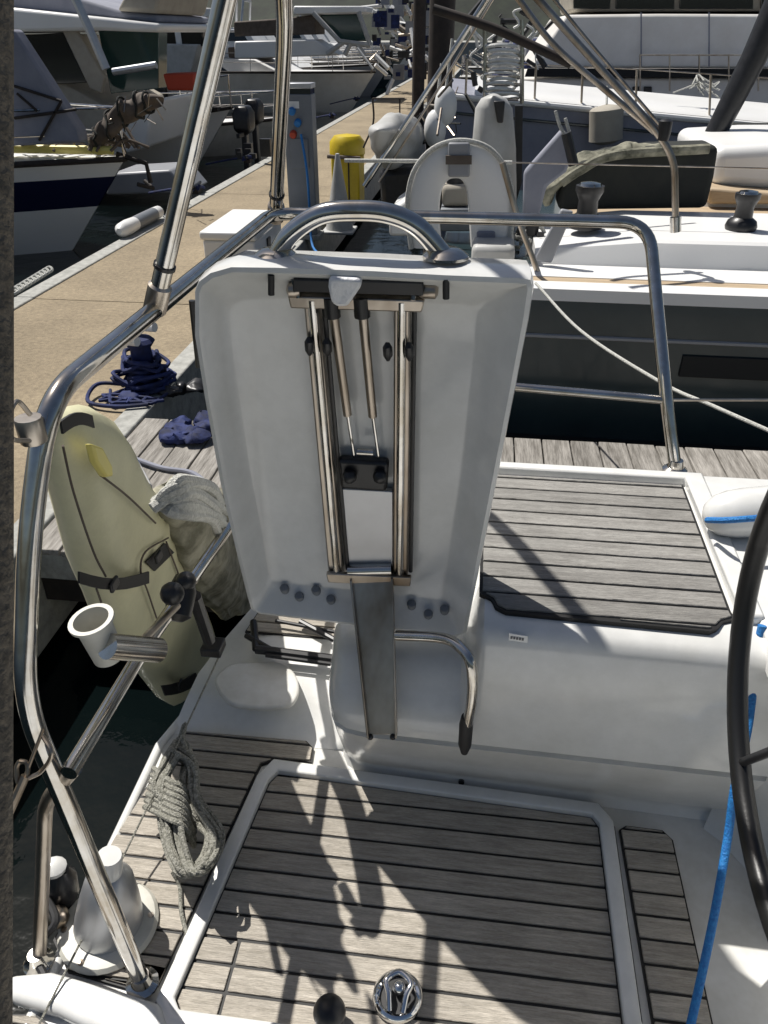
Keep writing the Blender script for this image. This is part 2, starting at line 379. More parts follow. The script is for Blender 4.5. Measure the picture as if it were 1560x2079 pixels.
# coaming: body lofted along X; section from teak edge round to the face and down to the floor
zt = .59
def base_y(x): return 1.243 - .04 * (x + .4)
def coam_section(x, e=0):
    by = base_y(x); ty = at(1100, 1240, Z=zt).y - .02 * (x)
    if x < .05:      # lowered seat base under the helm seat
        e2 = max(0, min(1, (x - .015) / .035)); e2 = e2 * e2 * (3 - 2 * e2); q = full(x, by, ty); lowz = .43
        out = []
        for j, p in enumerate(q):
            if j < 9:
                tt = [0, 0, .05, .12, .25, .42, .6, .8, 1.0][j]
                lp_ = V((x, [1.70, 1.30, 1.24, 1.195, 1.172, 1.155, 1.140, 1.118, 1.090][j], [lowz, lowz, lowz, lowz - .003, lowz - .010, lowz - .022, lowz - .042, lowz - .075, .325][j]))
                p = lp_.lerp(p, e2)
            out.append(p)
        return out
    return full(x, by, ty)
def full(x, by, ty):
    return [V((x, 1.70, zt - .014)), V((x, ty + .06, zt - .014)), V((x, ty + .02, zt - .010)), V((x, ty, zt - .014)), V((x, ty - .028, zt - .020)), V((x, ty - .042, zt - .032)), V((x, ty - .050, zt - .056)),
            V((x, ty - .051, zt - .14)), V((x, ty - .048, zt - .26)), V((x, ty - .045, .268)), V((x, ty - .022, .264)), V((x, ty - .022, .254)), V((x, ty - .040, .248)), V((x, (ty - .04) * .62 + by * .38, .14)), V((x, (ty - .04) * .25 + by * .75 - .01, .06)), V((x, by - .016, .025)), V((x, by - .010, .004)), V((x, by - .020, -.008)), V((x, by - .020, -.05)), V((x, 1.7, -.05))]
xs = [-.262, -.255, -.240, -.215, -.18, -.1, 0, .015, .022, .028, .033, .038, .043, .051, .06, .1, .2, .3, .42, .5, .56, .6, .63]
rows = []
for i, x in enumerate(xs):
    sct = coam_section(x)
    inset = {0: .085, 1: .05, 2: .022, 3: .006, 4: 0}.get(i, 0)
    sct = [V((p.x, p.y + (inset if 2 <= j <= 17 else 0), p.z - (inset * .25 if j < 7 else 0))) for j, p in enumerate(sct)]
    rows.append(sct)
coaming = MB().loft(rows, True, True).build('coaming', 'gel', yacht, smooth=60)
# inner return wall on the right (cockpit side curving towards the wheel)
rows = []
for x, dy in ((.628, 0), (.66, -.03), (.70, -.10), (.725, -.22), (.74, -.5), (.75, -.9)):
    ty = at(1100, 1240, Z=zt).y - .02 * .63; by = base_y(.63)
    rows.append([V((x + .9, 1.7, zt - .014)), V((x + .05, ty + .02 + dy, zt - .010)), V((x + .02, ty + dy, zt - .014)), V((x, ty - .03 + dy, zt - .04)), V((x - .004, ty - .045 + dy, zt - .14)), V((x - .004, ty - .04 + dy, .25)), V((x - .03 , by + dy - .01, .05)), V((x - .05, by + dy - .04, -.008)), V((x - .05, by + dy - .05, -.05)), V((x + .9, by + dy - .05, -.05))])
MB().loft(rows).build('cockpit_side', 'gel', yacht, smooth=60)
# teak pad on top of the coaming
up = [at(x, y, Z=zt) for x, y in [(1384, 985), (1478, 1236), (1486, 1250), (1464, 1256), (1452, 1268), (1440, 1273), (1030, 1234), (1012, 1226), (1003, 1210), (990, 1203), (955, 1196)]]
up = [p for p in up if p.x > .046] + [V((.046, 1.187, zt)), V((.046, up[0].y, zt))]
pad = flatpoly(ring(up, .006), zt - .0136, zt - .0045, 'deck_pad', 'caulk', yacht)
st2 = up[0].y - 30 * .0502 - .012
planks(up, zt, .0502, .0062, pad, 'teak_grey', start=st2)
# raised white rim along far and right side
a, b, c = at(985, 977, Z=zt), at(1392, 976, Z=zt), at(1504, 1250, Z=zt)
MB().prism([V((.04, b.y + .0, zt - .02)), V((b.x, b.y, zt - .02)), V((c.x, c.y - .01, zt - .02)), V((c.x + .04, c.y - .01, zt - .02)), V((b.x + .045, b.y + .03, zt - .02)), V((.04, b.y + .03, zt - .02))], (0, 0, .03)).build('toe_rail', 'gel', yacht, bevel=.006)
# side deck to the right (white, lit) with the rounded moulding and blue line
flatpoly([V((b.x + .03, b.y + .03, 0)), V((c.x + .03, c.y - .2, 0)), V((2.4, c.y - .2, 0)), V((2.4, 1.72, 0))], zt - .06, zt + .004, 'side_deck', 'gel', yacht, bevel=.01)
# low stern ledge left of the coaming
lz = .10
led = []
for x in (-.712, -.70, -.55, -.4, -.3, -.255, -.235):
    k = 0 if -.70 < x < -.26 else .02
    led.append([V((x, 1.70, lz - k)), V((x, 1.55, lz - k)), V((x, 1.50, lz - .004 - k)), V((x, 1.42, lz - .012 - k)), V((x, 1.36, .045 - k * .5)), V((x, 1.33, .015)), V((x, 1.30, -.006)), V((x, 1.28, -.011)), V((x, 1.28, -.05)), V((x, 1.70, -.05))])
base_led = led[-1]; led = led[:-2]
for x, up_ in ((-.300, 0), (-.282, .008), (-.268, .026), (-.256, .060), (-.247, .11), (-.240, .18)):
    led.append([V((x, p.y, p.z + up_ * [1, 1, 1, 1, .8, .6, .4, .15, 0, 0][j])) for j, p in enumerate(led[3][:])])
led = [[V((p.x + max(0, p.y - 1.25) * .27 * max(0, min(1, (-.25 - p.x) / .46)), p.y, p.z)) for p in r] for r in led]
ledge = MB().loft(led, True, True).build('stern_ledge', 'gel', yacht, smooth=60)
rr = [at(x, y, Z=lz - .003) for x, y in [(440, 1420), (432, 1395), (450, 1372), (480, 1360), (560, 1358), (592, 1376), (604, 1405), (600, 1430), (580, 1448), (520, 1452), (465, 1444)]]
rr = [V((p.x + .0, p.y + .02, lz - .012 + .0)) for p in rr]
MB().prism(spline(rr + [rr[0]], 4)[:-1], (0, 0, .016)).build('moulded_lid', 'gel_dirty', ledge, bevel=.006, seg=3)
tp = [V((-.57, 1.56, 0)), V((-.27, 1.56, 0)), V((-.27, 1.69, 0)), V((-.55, 1.69, 0))]
tpan = flatpoly(ring(tp, .004), lz - .001, lz + .004, 'side_panel', 'caulk', yacht)
planks(tp, lz + .009, PP, .0066, tpan, 'teak', start=1.50)
# dark tangle on the ledge under the seat: black bars in place of rope shadows
mb = MB()
for p, q, r_ in (((515, 1262), (520, 1318), .010), ((520, 1318), (694, 1340), .012), ((500, 1290), (560, 1325), .008), ((610, 1262), (700, 1310), .008), ((560, 1260), (690, 1285), .005), ((540, 1330), (700, 1352), .006)):
    mb.tube([at(p[0], p[1], Z=lz + .03), at(q[0], q[1], Z=lz + .025)], r_, 8)
mb.build('ledge_shadow_bar', 'black', ledge)
# small sticker and drain
mb = MB(); pts = [hit(x, y, V((.1, at(1100, 1240, Z=zt).y - .047, .5)), V((0, 1, 0))) for x, y in ((1034, 1286), (1072, 1292), (1071, 1306), (1033, 1300))]
stk = mb.prism(pts, (0, .002, 0)).build('sticker', 'white', coaming)
mb = MB()
for k in range(5):
    a_ = pts[0].lerp(pts[1], .15 + .15 * k) * .5 + pts[3].lerp(pts[2], .15 + .15 * k) * .5
    mb.box((a_.x - .0022, a_.y - .0012, a_.z - .0028), (a_.x + .0016, a_.y - .0004, a_.z + .0028))
mb.build('sticker_print', 'print', coaming)
dr = at(937, 1588, Y=base_y(0) - .016)
MB().lathe(dr + V((0, .004, 0)), (0, -1, .2), [(.007, 0), (.007, .007), (.004, .008)], 12).build('drain', 'black', coaming)

# ------------------------------------------------------------------ raised helm seat
LB, LT = V((0, 1.20, .47)), V((0, 1.10, 1.20))
ln = (LT - LB).normalized(); LN = V((0, ln.z, -ln.y))       # normal pointing away from camera (+Y)
def L(px, py, off=0):
    if off >= .03: off -= .03
    return hit(px, py, LB + LN * off, LN)
def LH(px, py, off): return hit(px, py, LB + LN * off, LN)
rim = [(396, 590), (404, 570), (428, 552), (470, 540), (560, 541), (760, 548), (900, 556), (1055, 562), (1078, 566), (1083, 585), (1075, 640), (1048, 780), (1012, 960), (982, 1110), (958, 1230), (948, 1283), (925, 1292), (840, 1282), (790, 1276), (720, 1268), (600, 1254), (530, 1246), (510, 1236), (500, 1200), (478, 1110), (448, 980), (415, 800), (396, 680)]
n_ = len(rim)
front = [L(x, y) for x, y in rim]
ctr = sum(front, V()) / n_
def scaled(pts, d, off):
    out = []
    for i in range(len(pts)):
        a_, b_, c_ = pts[i - 1], pts[i], pts[(i + 1) % len(pts)]
        t = (c_ - a_).normalized(); nn = t.cross(LN).normalized()
        if nn.dot(b_ - ctr) < 0: nn = -nn
        out.append(b_ + nn * d + LN * off)
    return out
# inner tray floor
infl = [(470, 640), (478, 622), (500, 612), (540, 608), (600, 608), (760, 612), (860, 616), (930, 620), (952, 626), (966, 640), (963, 700), (952, 800), (938, 920), (924, 1020), (908, 1130), (900, 1205), (885, 1214), (850, 1210), (800, 1204), (720, 1196), (640, 1188), (570, 1180), (556, 1176), (546, 1160), (534, 1080), (512, 960), (488, 800), (474, 700)]
TD = .045
inner = [LH(x, y, TD) for x, y in infl]
lip = scaled(front, -.008, -.004); lip2 = scaled(front, -.016, .003)
mid1 = [lip2[i].lerp(inner[i], .45) + LN * .007 for i in range(n_)]
mid2 = [lip2[i].lerp(inner[i], .88) + LN * .002 for i in range(n_)]
def pull(ps, k):
    x0 = min(p.x for p in ps); return [V((p.x + k * max(0, 1 - (p.x - x0) / .10) ** 2 * (1 if p.z > .9 else .2), p.y, p.z)) for p in ps]
back1 = scaled(front, .001, .035); back2 = scaled(front, -.006, .078); back3 = scaled(front, -.030, .098)
mb = MB(); mb.loft([inner, mid2, mid1, lip2, lip, scaled(front, -.001, -.002), scaled(front, .001, .008), back1, pull(back2, .03), pull(back3, .045)], True)
mb.f.append(tuple(range(n_))); mb.m.append(0); o9 = 9 * n_; mb.f.append(tuple(o9 + k for k in range(n_))); mb.m.append(0)
seat = mb.build('raised_helm_seat', 'gel_in', yacht, smooth=50)
seat.data.materials.clear(); seat.data.materials.append(M['gel'])
# screws along the lower flange
for x, y in ((578, 1195), (608, 1211), (642, 1198), (672, 1217), (836, 1227), (870, 1247), (903, 1237), (938, 1250)):
    yr = 1246 + (x - 512) * .09; yi = 1178 + (x - 560) * .105; tt = max(0, min(1, (yr - y) / (yr - yi)))
    p = LH(x, y, tt * TD * .92)
    MB().lathe(p, V((0, -.55, .83)), [(.0085, -.03), (.0095, .004), (.0075, .007), (.0001, .008)], 14).build('screw', 'post', seat)
# handle: bent tube with two round bases on top face
hp = [LH(560, 522, .055), LH(590, 476, .055), LH(650, 436, .055), LH(720, 428, .055), LH(790, 434, .055), LH(850, 462, .055), LH(905, 524, .055)]
MB().tube(spline(hp, 8), .0145, 16).build('grab_handle', 'steel', seat)
for x in (560, 905):
    p = LH(x, 522, .055)
    MB().lathe(p + V((0, 0, -.001)), (0, 0, 1), [(.034, 0), (.034, .004), (.026, .010), (.018, .014)], 20).build('handle_base', 'steel', seat)
# slide rails
def strip(mb, a0, a1, b0, b1, off, th):
    """flat bar between top edge a0-a1 and bottom edge b0-b1 in seat pixels"""
    P = [L(*a0, off), L(*a1, off), L(*b1, off), L(*b0, off)]
    return mb.prism(P, -LN * th)
for tops, bots in ((((622, 608), (652, 609)), ((672, 1166), (702, 1168))), (((803, 612), (836, 613)), ((800, 1172), (830, 1174)))):
    mb = strip(MB(), tops[0], tops[1], bots[0], bots[1], .068, .02); r1 = mb.build('slide_rail', 'steel_b', seat, bevel=.003)
    tx = (tops[0][0] * .6 + tops[1][0] * .4, tops[0][1]); bx = (bots[0][0] * .6 + bots[1][0] * .4, bots[0][1] - 8)
    MB().tube([L(*tx, .046), L(*bx, .046)], .0075, 12).build('slide_tube', 'steel', r1)
    tx = (tops[1][0] + 6, tops[0][1] + 6); bx = (bots[1][0] + 4, bots[0][1] - 12)
    MB().tube([L(*tx, .056), L(*bx, .056)], .004, 8).build('slide_edge', 'black', r1)
for x, y in ((628, 702), (664, 704), (787, 713), (831, 713)):
    MB().tube([L(x, y - 18, .040), L(x, y - 8, .036), L(x + 1, y + 8, .036), L(x + 1, y + 18, .040)], [.003, .0075, .0075, .003], 10).build('stop_clip', 'black', seat)
# top bracket
strip(MB(), (592, 584), (866, 592), (598, 610), (860, 618), .070, .030).build('top_bracket', 'steel_b', seat, bevel=.003)
strip(MB(), (600, 556), (862, 562), (600, 582), (862, 590), .050, .02).build('bracket_shadow_bar', 'black', seat, bevel=.002)  # black bar drawn for the shade in the recess above the bracket
for x0_, y0_, x1_, y1_ in ((590, 548, 606, 604), (838, 556, 840, 608)):
    MB().tube([L(x0_, y0_, .045), L(x1_, y1_, .040)], .004, 8).build('bracket_pin', 'steel', seat)
for x, y in ((551, 562), (906, 570)):
    MB().tube([L(x, y - 4, .03), L(x, y + 36, .03)], .005, 10).build('locating_pin', 'rubber', seat)
MB().lathe(L(868, 590, .045), V((1, 0, 0)), [(.009, -.012), (.012, -.006), (.012, .012), (.006, .016)], 12).build('bracket_knob', 'steel_b', seat)
MB().lathe(L(594, 588, .045), V((-1, 0, 0)), [(.009, -.012), (.012, -.006), (.012, .004), (.006, .008)], 12).build('bracket_knob', 'steel_b', seat)
# white tape lump
tp_ = [(676, 545), (738, 548), (741, 562), (722, 590), (712, 604), (690, 604), (680, 594), (674, 565)]
MB().prism([L(x, y, .022) for x, y in tp_], -LN * .034).build('taped_catch', 'tape', seat, bevel=.008, seg=3)
# gas struts
for (a_, b_, c_) in (((676, 625), (706, 842), (722, 945)), ((736, 625), (757, 845), (771, 945))):
    g = MB().tube([L(*a_, .045), L(*b_, .050)], .0075, 12).build('gas_strut', 'steel_b', seat)
    MB().tube([L(*b_, .050), L(*c_, .058)], .0028, 8).build('strut_rod', 'steel', g)
    MB().tube([L(a_[0] - 3, a_[1] - 22, .046), L(a_[0], a_[1] + 18, .045)], .0125, 10).build('strut_socket', 'black', g)
strip(MB(), (690, 920), (792, 926), (696, 978), (788, 984), .066, .022).build('strut_block', 'black', seat, bevel=.006)
for x in (710, 772):
    MB().ball(L(x, 968, .035), .013, 6).build('block_wheel', 'black', seat)
MB().lathe(L(742, 918, .04), V((1, 0, 0)), [(.006, -.014), (.006, .014)], 10).build('block_pin', 'steel', seat)
strip(MB(), (694, 984), (800, 990), (704, 1150), (800, 1158), .070, .012).build('mount_plate', 'alu', seat, bevel=.002)
# foot of the slide: cross plate and stainless leg down to the coaming face
strip(MB(), (664, 1158), (836, 1166), (668, 1176), (834, 1184), .045, .010).build('cross_plate', 'steel_b', seat, bevel=.002)
p1, p2 = L(708, 1158, .02), L(796, 1156, .02)
MB().tube([p1, p2], .0125, 14).build('hinge_pin', 'steel', seat)
fy = 1.050
la, lb_, lc, ld = L(714, 1172, .012), L(797, 1168, .012), at(805, 1492, Y=fy + .0), at(748, 1492, Y=fy + .0)
lw = MB().prism([la, lb_, lc, ld], (0, .006, 0)).build('folding_leg', 'steel_b', seat, bevel=.002)
for p, q in ((la, ld), (lb_, lc)):
    MB().prism([p + V((-.002, -.012, 0)), p + V((.002, -.012, 0)), q + V((.002, -.010, 0)), q + V((-.002, -.010, 0))], (0, .018, 0)).build('leg_flange', 'steel_b', seat, bevel=.001)
for px_ in (752, 798):
    MB().ball(at(px_, 1496, Y=fy - .002), .0065, 6).build('leg_bolt', 'black', seat)
# bent side stay with a rubber foot
pp = [at(806, 1290, Y=1.13), at(900, 1296, Y=1.10), at(938, 1318, Y=1.075), at(957, 1352, Y=1.055), at(958, 1420, Y=1.05), at(945, 1488, Y=1.05)]
sy_ = MB().tube(spline(pp, 6), .0105, 14).build('bent_stay', 'steel', seat)
MB().tube([at(949, 1455, Y=1.052), at(947, 1470, Y=1.052), at(944, 1512, Y=1.052), at(943, 1528, Y=1.052)], [.0115, .0135, .013, .007], 12).build('rubber_foot', 'rubber', seat)

# ------------------------------------------------------------------ stern rail (pushpit)
zr = 1.10; RX = -.545
far_y = 2.06
foot = at(1371, 950, Z=zt)
cornR = V((at(1318, 452, Z=zr).x, at(1318, 452, Z=zr).y, zr))
cornL = V((RX, cornR.y + .0, zr))
nearT = at(97, 808, X=RX)
knee = at(48, 1425, X=-.60); knee2 = at(80, 1500, X=-.585)
footL = at(290, 1998, Z=0)
path = [foot, at(1350, 780, Y=foot.y + .06), cornR, cornL, nearT, at(60, 1080, X=-.575), knee, footL]
rail = MB().tube(fillet(path, .075, 8), .0155, 16).build('stern_rail', 'steel', yacht)
MB().lathe(footL, (0, 0, 1), [(.030, 0), (.030, .005), (.02, .012), (.016, .03)], 18).build('rail_foot', 'steel', rail)
MB().lathe(V((foot.x, foot.y, zt - .008)), (0, 0, 1), [(.030, 0), (.030, .005), (.02, .012), (.016, .03)], 18).build('rail_foot', 'steel', rail)
mA, mB_ = at(140, 1570, X=RX), at(292, 1318, X=RX)
mC = at(475, 1055, X=RX)
MB().tube([mA, mB_, mC, V((RX, mC.y + .6, mC.z))], .0125, 14).build('mid_rail', 'steel', rail)
s0 = at(80, 1955, Z=0)
MB().tube(fillet([s0, at(92, 1640, X=-.68), at(105, 1612, X=-.63), at(150, 1560, X=RX)], .03, 5), .0125, 14).build('rail_stanchion', 'steel_b', rail)
MB().lathe(V((s0.x, s0.y, 0)), (0, 0, 1), [(.028, 0), (.028, .005), (.02, .012), (.015, .03)], 16).build('rail_foot', 'steel', rail)
m1 = at(1030, 818, Y=foot.y + .12); m2 = at(1350, 812, Y=foot.y + .05)
MB().tube([V((-.2, m1.y, m2.z + .0)), V((m2.x, m2.y, m2.z))], .0105, 12).build('mid_rail', 'steel', rail)
# clamp on the bend
cl = at(62, 868, X=-.556)
MB().lathe(cl + V((0, 0, -.02)), (0, 0, 1), [(.0165, 0), (.0175, .003), (.0175, .03), (.0165, .034)], 14).build('rail_clamp', 'steel_b', rail)
q0, q1 = at(40, 885, D=.86), at(22, 880, D=.80)
MB().tube(spline([at(62, 842, D=.86), at(35, 815, D=.84), at(18, 850, D=.82), at(25, 890, D=.82), at(60, 895, D=.86)], 6), .0028, 8).build('clamp_ring', 'steel_b', rail)
# knee sleeve and wires with shackles
for p, q, r_, nm, mt in (((0, 1692), (52, 1575), .0055, 'guard_wire', 'steel_b'), ((52, 1575), (88, 1480), .0022, 'guard_wire', 'steel_b'), ((0, 1700), (12, 1950), .004, 'guard_wire', 'rope_grey')):
    MB().tube([at(*p, D=.95), at(*q, D=.95)], r_, 8).build(nm, mt, rail)
MB().tube(spline([at(88, 1495, D=.94), at(105, 1530, D=.93), at(85, 1565, D=.95), at(58, 1580, D=.95)], 6), .0028, 8).build('shackle', 'steel_b', rail)
MB().tube(spline([at(40, 1545, D=.95), at(55, 1550, D=.95), at(55, 1575, D=.95), at(38, 1590, D=.95), at(34, 1560, D=.95), at(40, 1545, D=.95)], 5), .003, 8).build('shackle', 'steel_b', rail)
# thin cable from the deck corner up to the clamp
c0, c1 = at(80, 2079, Z=.02), at(452, 1318, X=-.58)
MB().tube([c0.lerp(c1, t) + V((0, 0, -.01 * math.sin(math.pi * t))) for t in [i / 8 for i in range(9)]], .0022, 6).build('lanyard', 'rope_grey', rail)
# arch legs
l1a, l1b = at(316, 622, X=RX), at(462, -20, Y=at(316, 622, X=RX).y - .06)
d1 = (l1b - l1a).normalized()
leg1 = MB().tube([l1a, l1a + d1 * 1.1], .0155, 16).build('arch_leg', 'steel', rail)
l2a = at(560, 440, X=RX + .0)
l2b = at(583, -30, Y=1.76)
l2p = fillet([l2a, l2b, V((-.44, 1.52, 2.05)), V((-.45, 1.30, 2.45))], .12, 5)
d2 = (l2b - l2a).normalized()
leg2 = MB().tube(l2p, .0175, 16).build('arch_leg', 'steel', rail)
for p, d, s in ((l1a, d1, 1), (l2a, d2, 1.1)):
    MB().lathe(p - d * .01, d, [(.018 * s, 0), (.02 * s, .004), (.02 * s, .05), (.016 * s, .054)], 14).build('leg_socket', 'steel_b', rail)
    MB().lathe(p + d * .075, d, [(.0185 * s, 0), (.0185 * s, .006)], 14).build('leg_collar', 'black', rail)
MB().tube([at(390, 610, Y=1.28), at(404, 745, Y=1.28)], .006, 8).build('rail_strut', 'black', rail)
# rod holder with tee tube
ta, tb = at(218, 1312, X=-.515), at(322, 1320, X=-.475)
MB().tube([ta, tb], .020, 18).build('tee_sleeve', 'steel', rail)
rh = at(187, 1262, X=-.54); ax_ = V((-.12, -.1, 1)).normalized()
rp_ = [(.024, -.075), (.0265, -.003), (.034, 0), (.034, .005), (.0265, .005), (.024, -.06), (.001, -.062)]
MB().lathe(rh, ax_, rp_, 26).build('rod_holder', 'ivory', rail)
MB().lathe(rh - ax_ * .045, ax_, [(.0235, 0), (.0235, .004), (.0, .005)], 18).build('holder_inner_shade', 'black', rail)  # black disc puts the shade inside the open cup
# black clamp cluster on mid rail
mb = MB(); c = at(372, 1195, X=RX)
mb.lathe(at(365, 1230, X=RX + .01), (0, .6, .5), [(.012, -.03), (.026, -.02), (.028, .03), (.018, .06)], 12)
mb.ball(at(350, 1205, X=RX + .03), .022, 7); mb.ball(at(378, 1180, X=RX + .02), .02, 7)
mb.tube([at(395, 1210, X=RX + .02), at(425, 1300, X=RX)], .014, 8)
mb.build('rail_mount', 'black', rail)
MB().tube([at(290, 1300, X=-.50), at(360, 1230, X=-.52)], .007, 10).build('mount_rod', 'steel_b', rail)
o = MB().box(at(428, 1318, X=-.585) + V((-.02, -.02, -.01)), at(428, 1318, X=-.585) + V((.03, .03, .015))).build('lashing_block', 'black', rail, bevel=.004)

# backstay cover down the left border
tag(MB().tube([at(-27, -80, D=.50), at(-27, 1000, D=.50), at(-30, 2200, D=.50)], .0165, 14).build('covered_backstay', 'strap'), 'brown woven sleeve on a backstay along the left border of the view', 'stay')

# deck vent (white cone on round flange)
vb = at(222, 1880, Z=0.002); vt = at(208, 1706, D=at(208, 1706, Y=vb.y + .03).y)  # placeholder
top = vb + V((.035, .015, .21)); ax_ = (top - vb).normalized()
vent = MB().lathe(V((vb.x, vb.y, .0)), (0, 0, 1), [(.094, 0), (.096, .006), (.090, .014), (.070, .018), (.0, .019)], 32).build('deck_socket', 'ivory', yacht)
MB().lathe(vb + ax_ * .012, ax_, [(.066, 0), (.064, .02), (.055, .08), (.045, .13), (.03, .15), (.024, .155)], 24).build('socket_cone', 'alu', vent)
MB().lathe(vb + ax_ * .15, ax_, [(.024, 0), (.024, .06), (.022, .065), (.0, .066)], 20).build('socket_cap', 'gel', vent)
for k in range(6):
    an = k * 1.05 + .3; p = V((vb.x + .082 * math.cos(an), vb.y + .082 * math.sin(an), .014))
    MB().lathe(p, (0, 0, 1), [(.006, 0), (.006, .003), (.0, .004)], 10).build('flange_screw', 'steel_b', vent)
# black cam fittings beside the socket
fit = thing('rope_clutch', 'black rope clutch with a white cap tucked beside the deck socket in the lower left', 'rope clutch', at(128, 1850, Z=0))
p = at(128, 1800, Z=.05)
MB().lathe(p, V((.1, .1, 1)), [(.02, -.05), (.03, -.02), (.028, .03), (.015, .05)], 12).build('body', 'black', fit)
MB().lathe(p + V((-.005, 0, .055)), V((.1, .1, 1)), [(.022, 0), (.024, .01), (.014, .02), (.0, .022)], 14).build('cap', 'gel', fit)
MB().ball(p + V((.01, -.05, -.02)), .022, 7).build('sheave', 'steel_b', fit)
MB().tube(spline([p + V((-.03, -.02, 0)), p + V((.02, -.07, .0)), p + V((-.01, -.11, -.03)), p + V((.03, -.15, -.04))], 6), .008, 8).build('lever', 'rubber', fit)

# ------------------------------------------------------------------ horseshoe buoy hung outside the rail
buoy = thing('horseshoe_buoy', 'cream horseshoe lifebuoy in a vinyl cover hung on the stern rail over the water', 'lifebuoy', at(350, 1430, X=-.80))
bx = -.66
outl = [(107, 872), (128, 848), (165, 836), (205, 852), (232, 905), (268, 968), (315, 1022), (342, 1090), (368, 1170), (398, 1236), (426, 1312), (424, 1352), (396, 1392), (352, 1428), (318, 1396), (288, 1350), (255, 1330), (228, 1290), (196, 1205), (160, 1120), (132, 1010), (112, 930)]
def atx(px_, py_, X):
    d = ray(px_, py_); A = X - .18 + .18 * 1.5; t = A / (d.x - .18 * d.z); return CAM + d * t
def pad_shape(mb, px_, X, th, rings=4, k=.035, axis=V((1, 0, 0))):
    P = [atx(x, y, X) for x, y in px_]; n = len(P); c = sum(P, V()) / n
    R = []
    prof = [(-1, .5), (-.97, .72), (-.82, .88), (-.45, .99), (0, 1.03), (.45, .99), (.82, .88), (.97, .72), (1, .5)]
    for t, s in prof: R.append([c + (p - c) * s + axis * t * th for p in P])
    mb.loft(R, True)
    for j in (0, len(prof) - 1):
        ci = len(mb.v); mb.v.append(c + axis * prof[j][0] * th * 1.12); b0 = (j * n)
        for q in range(n): mb.f.append((b0 + q, b0 + (q + 1) % n, ci)); mb.m.append(0)
    return mb
dense = [(p.x, p.y) for p in spline([V((x, y, 0)) for x, y in outl + [outl[0]]], 2)[:-1]]
ob = pad_shape(MB(), dense, bx, .058).build('float', 'cream', buoy, smooth=180)
# recessed yellow hand slot, seams, straps
slot = [(170, 900), (192, 908), (212, 945), (214, 966), (200, 968), (180, 938)]
MB().prism([atx(x, y, bx + .062) for x, y in slot], (.016, 0, 0)).build('handle_slot', 'yellow_in', buoy, bevel=.004)
def strap(pts, X, wd, name='strap', m='rubber', off=.004, par=None):
    mb = MB(); P = spline([atx(x, y, X) for x, y in pts], 5)
    return mb.tube(P, wd, 6, flat=1).build(name, m, par or buoy)
def band(a_, b_, wpx, X, name='strap', m='rubber', par=None, n=6, bulge=.0):
    """flat webbing between two photo points, wpx wide"""
    mb = MB(); rows = []
    for i in range(n + 1):
        t = i / n; x = a_[0] + (b_[0] - a_[0]) * t; y = a_[1] + (b_[1] - a_[1]) * t + bulge * math.sin(math.pi * t)
        dx, dy = b_[0] - a_[0], b_[1] - a_[1]; l = math.hypot(dx, dy); nx, ny = -dy / l * wpx / 2, dx / l * wpx / 2
        p, q = atx(x + nx, y + ny, X), atx(x - nx, y - ny, X); e = V((.004, 0, 0)); rows.append([p, q, q + e, p + e])
    return mb.loft(rows, True, True).build(name, m, par or buoy, bevel=0)
band((122, 868), (186, 856), 26, bx + .070, bulge=-12)
band((158, 1172), (300, 1172), 24, bx + .070, bulge=14)
band((303, 1150), (342, 1112), 26, bx + .062)
band((330, 1402), (400, 1376), 22, bx + .062, bulge=6)
for pts in (((128, 905), (150, 1000), (190, 1120), (215, 1170)), ((205, 965), (262, 1010), (316, 1062)), ((342, 1092), (296, 1120), (286, 1160), (300, 1200), (320, 1260)), ((196, 1195), (230, 1290)), ((338, 1100), (372, 1190))):
    MB().tube(spline([atx(x, y, bx + .067) for x, y in pts], 5), .0022, 6).build('seam', 'brown', buoy)

for x, y in ((232, 1186), (322, 1130), (366, 1390)):
    p = atx(x, y, bx + .078); MB().box(p - V((.004, .016, .011)), p + V((.004, .016, .011))).build('buckle', 'black', buoy, bevel=.003)
# crumpled canvas bag beside it
def crumple(mb, px_, X, th, amp=.02, fr=14, rows_=14, cols=20):
    left, right = px_
    R = []
    for i in range(rows_ + 1):
        t = i / rows_; l = left(t); r = right(t); row = []
        for j in range(cols):
            a_ = 2 * math.pi * j / cols; s = (1 - math.cos(a_)) / 2; x = l[0] + (r[0] - l[0]) * s; y = l[1] + (r[1] - l[1]) * s
            p = atx(x, y, X); p = p + V((math.sin(a_) * th * (1 - .6 * abs(2 * t - 1) ** 3), 0, 0)); nn = noise.noise_vector(p * fr) * amp + noise.noise_vector(p * fr * 2.7) * amp * .5
            row.append(p + nn)
        R.append(row)
    return mb.loft(R, True, True)
def interp(pts):
    def f(t):
        k = t * (len(pts) - 1); i = min(int(k), len(pts) - 2); u = k - i
        return (pts[i][0] * (1 - u) + pts[i + 1][0] * u, pts[i][1] * (1 - u) + pts[i + 1][1] * u)
    return f
bag = thing('canvas_bag', 'crumpled canvas bag squeezed between the horseshoe lifebuoy and the raised seat', 'bag', atx(470, 1262, -.60))
crumple(MB(), (interp([(345, 985), (318, 1030), (345, 1080), (385, 1180), (450, 1262)]), interp([(400, 972), (448, 1010), (470, 1080), (498, 1180), (505, 1240)])), -.60, .06, .030, 17, 30, 30).build('bag_body', 'bagcloth', bag, smooth=180, sub=1)
mb = MB()
random.seed(2)
for k in range(9):
    o_ = k * 9; q = lambda: random.uniform(-9, 9)
    mb.tube(spline([at(318 + q(), 1035 - o_ * .3, X=-.54 - k * .004), at(345 + q(), 990 + o_ * .7 + q(), X=-.52), at(385 + q(), 968 + o_ + q(), X=-.515), at(425 + q(), 985 + o_ + q(), X=-.53), at(452 + q(), 1020 + o_ * .8 + q(), X=-.56)], 6), random.choice((.006, .009, .011)), 7)
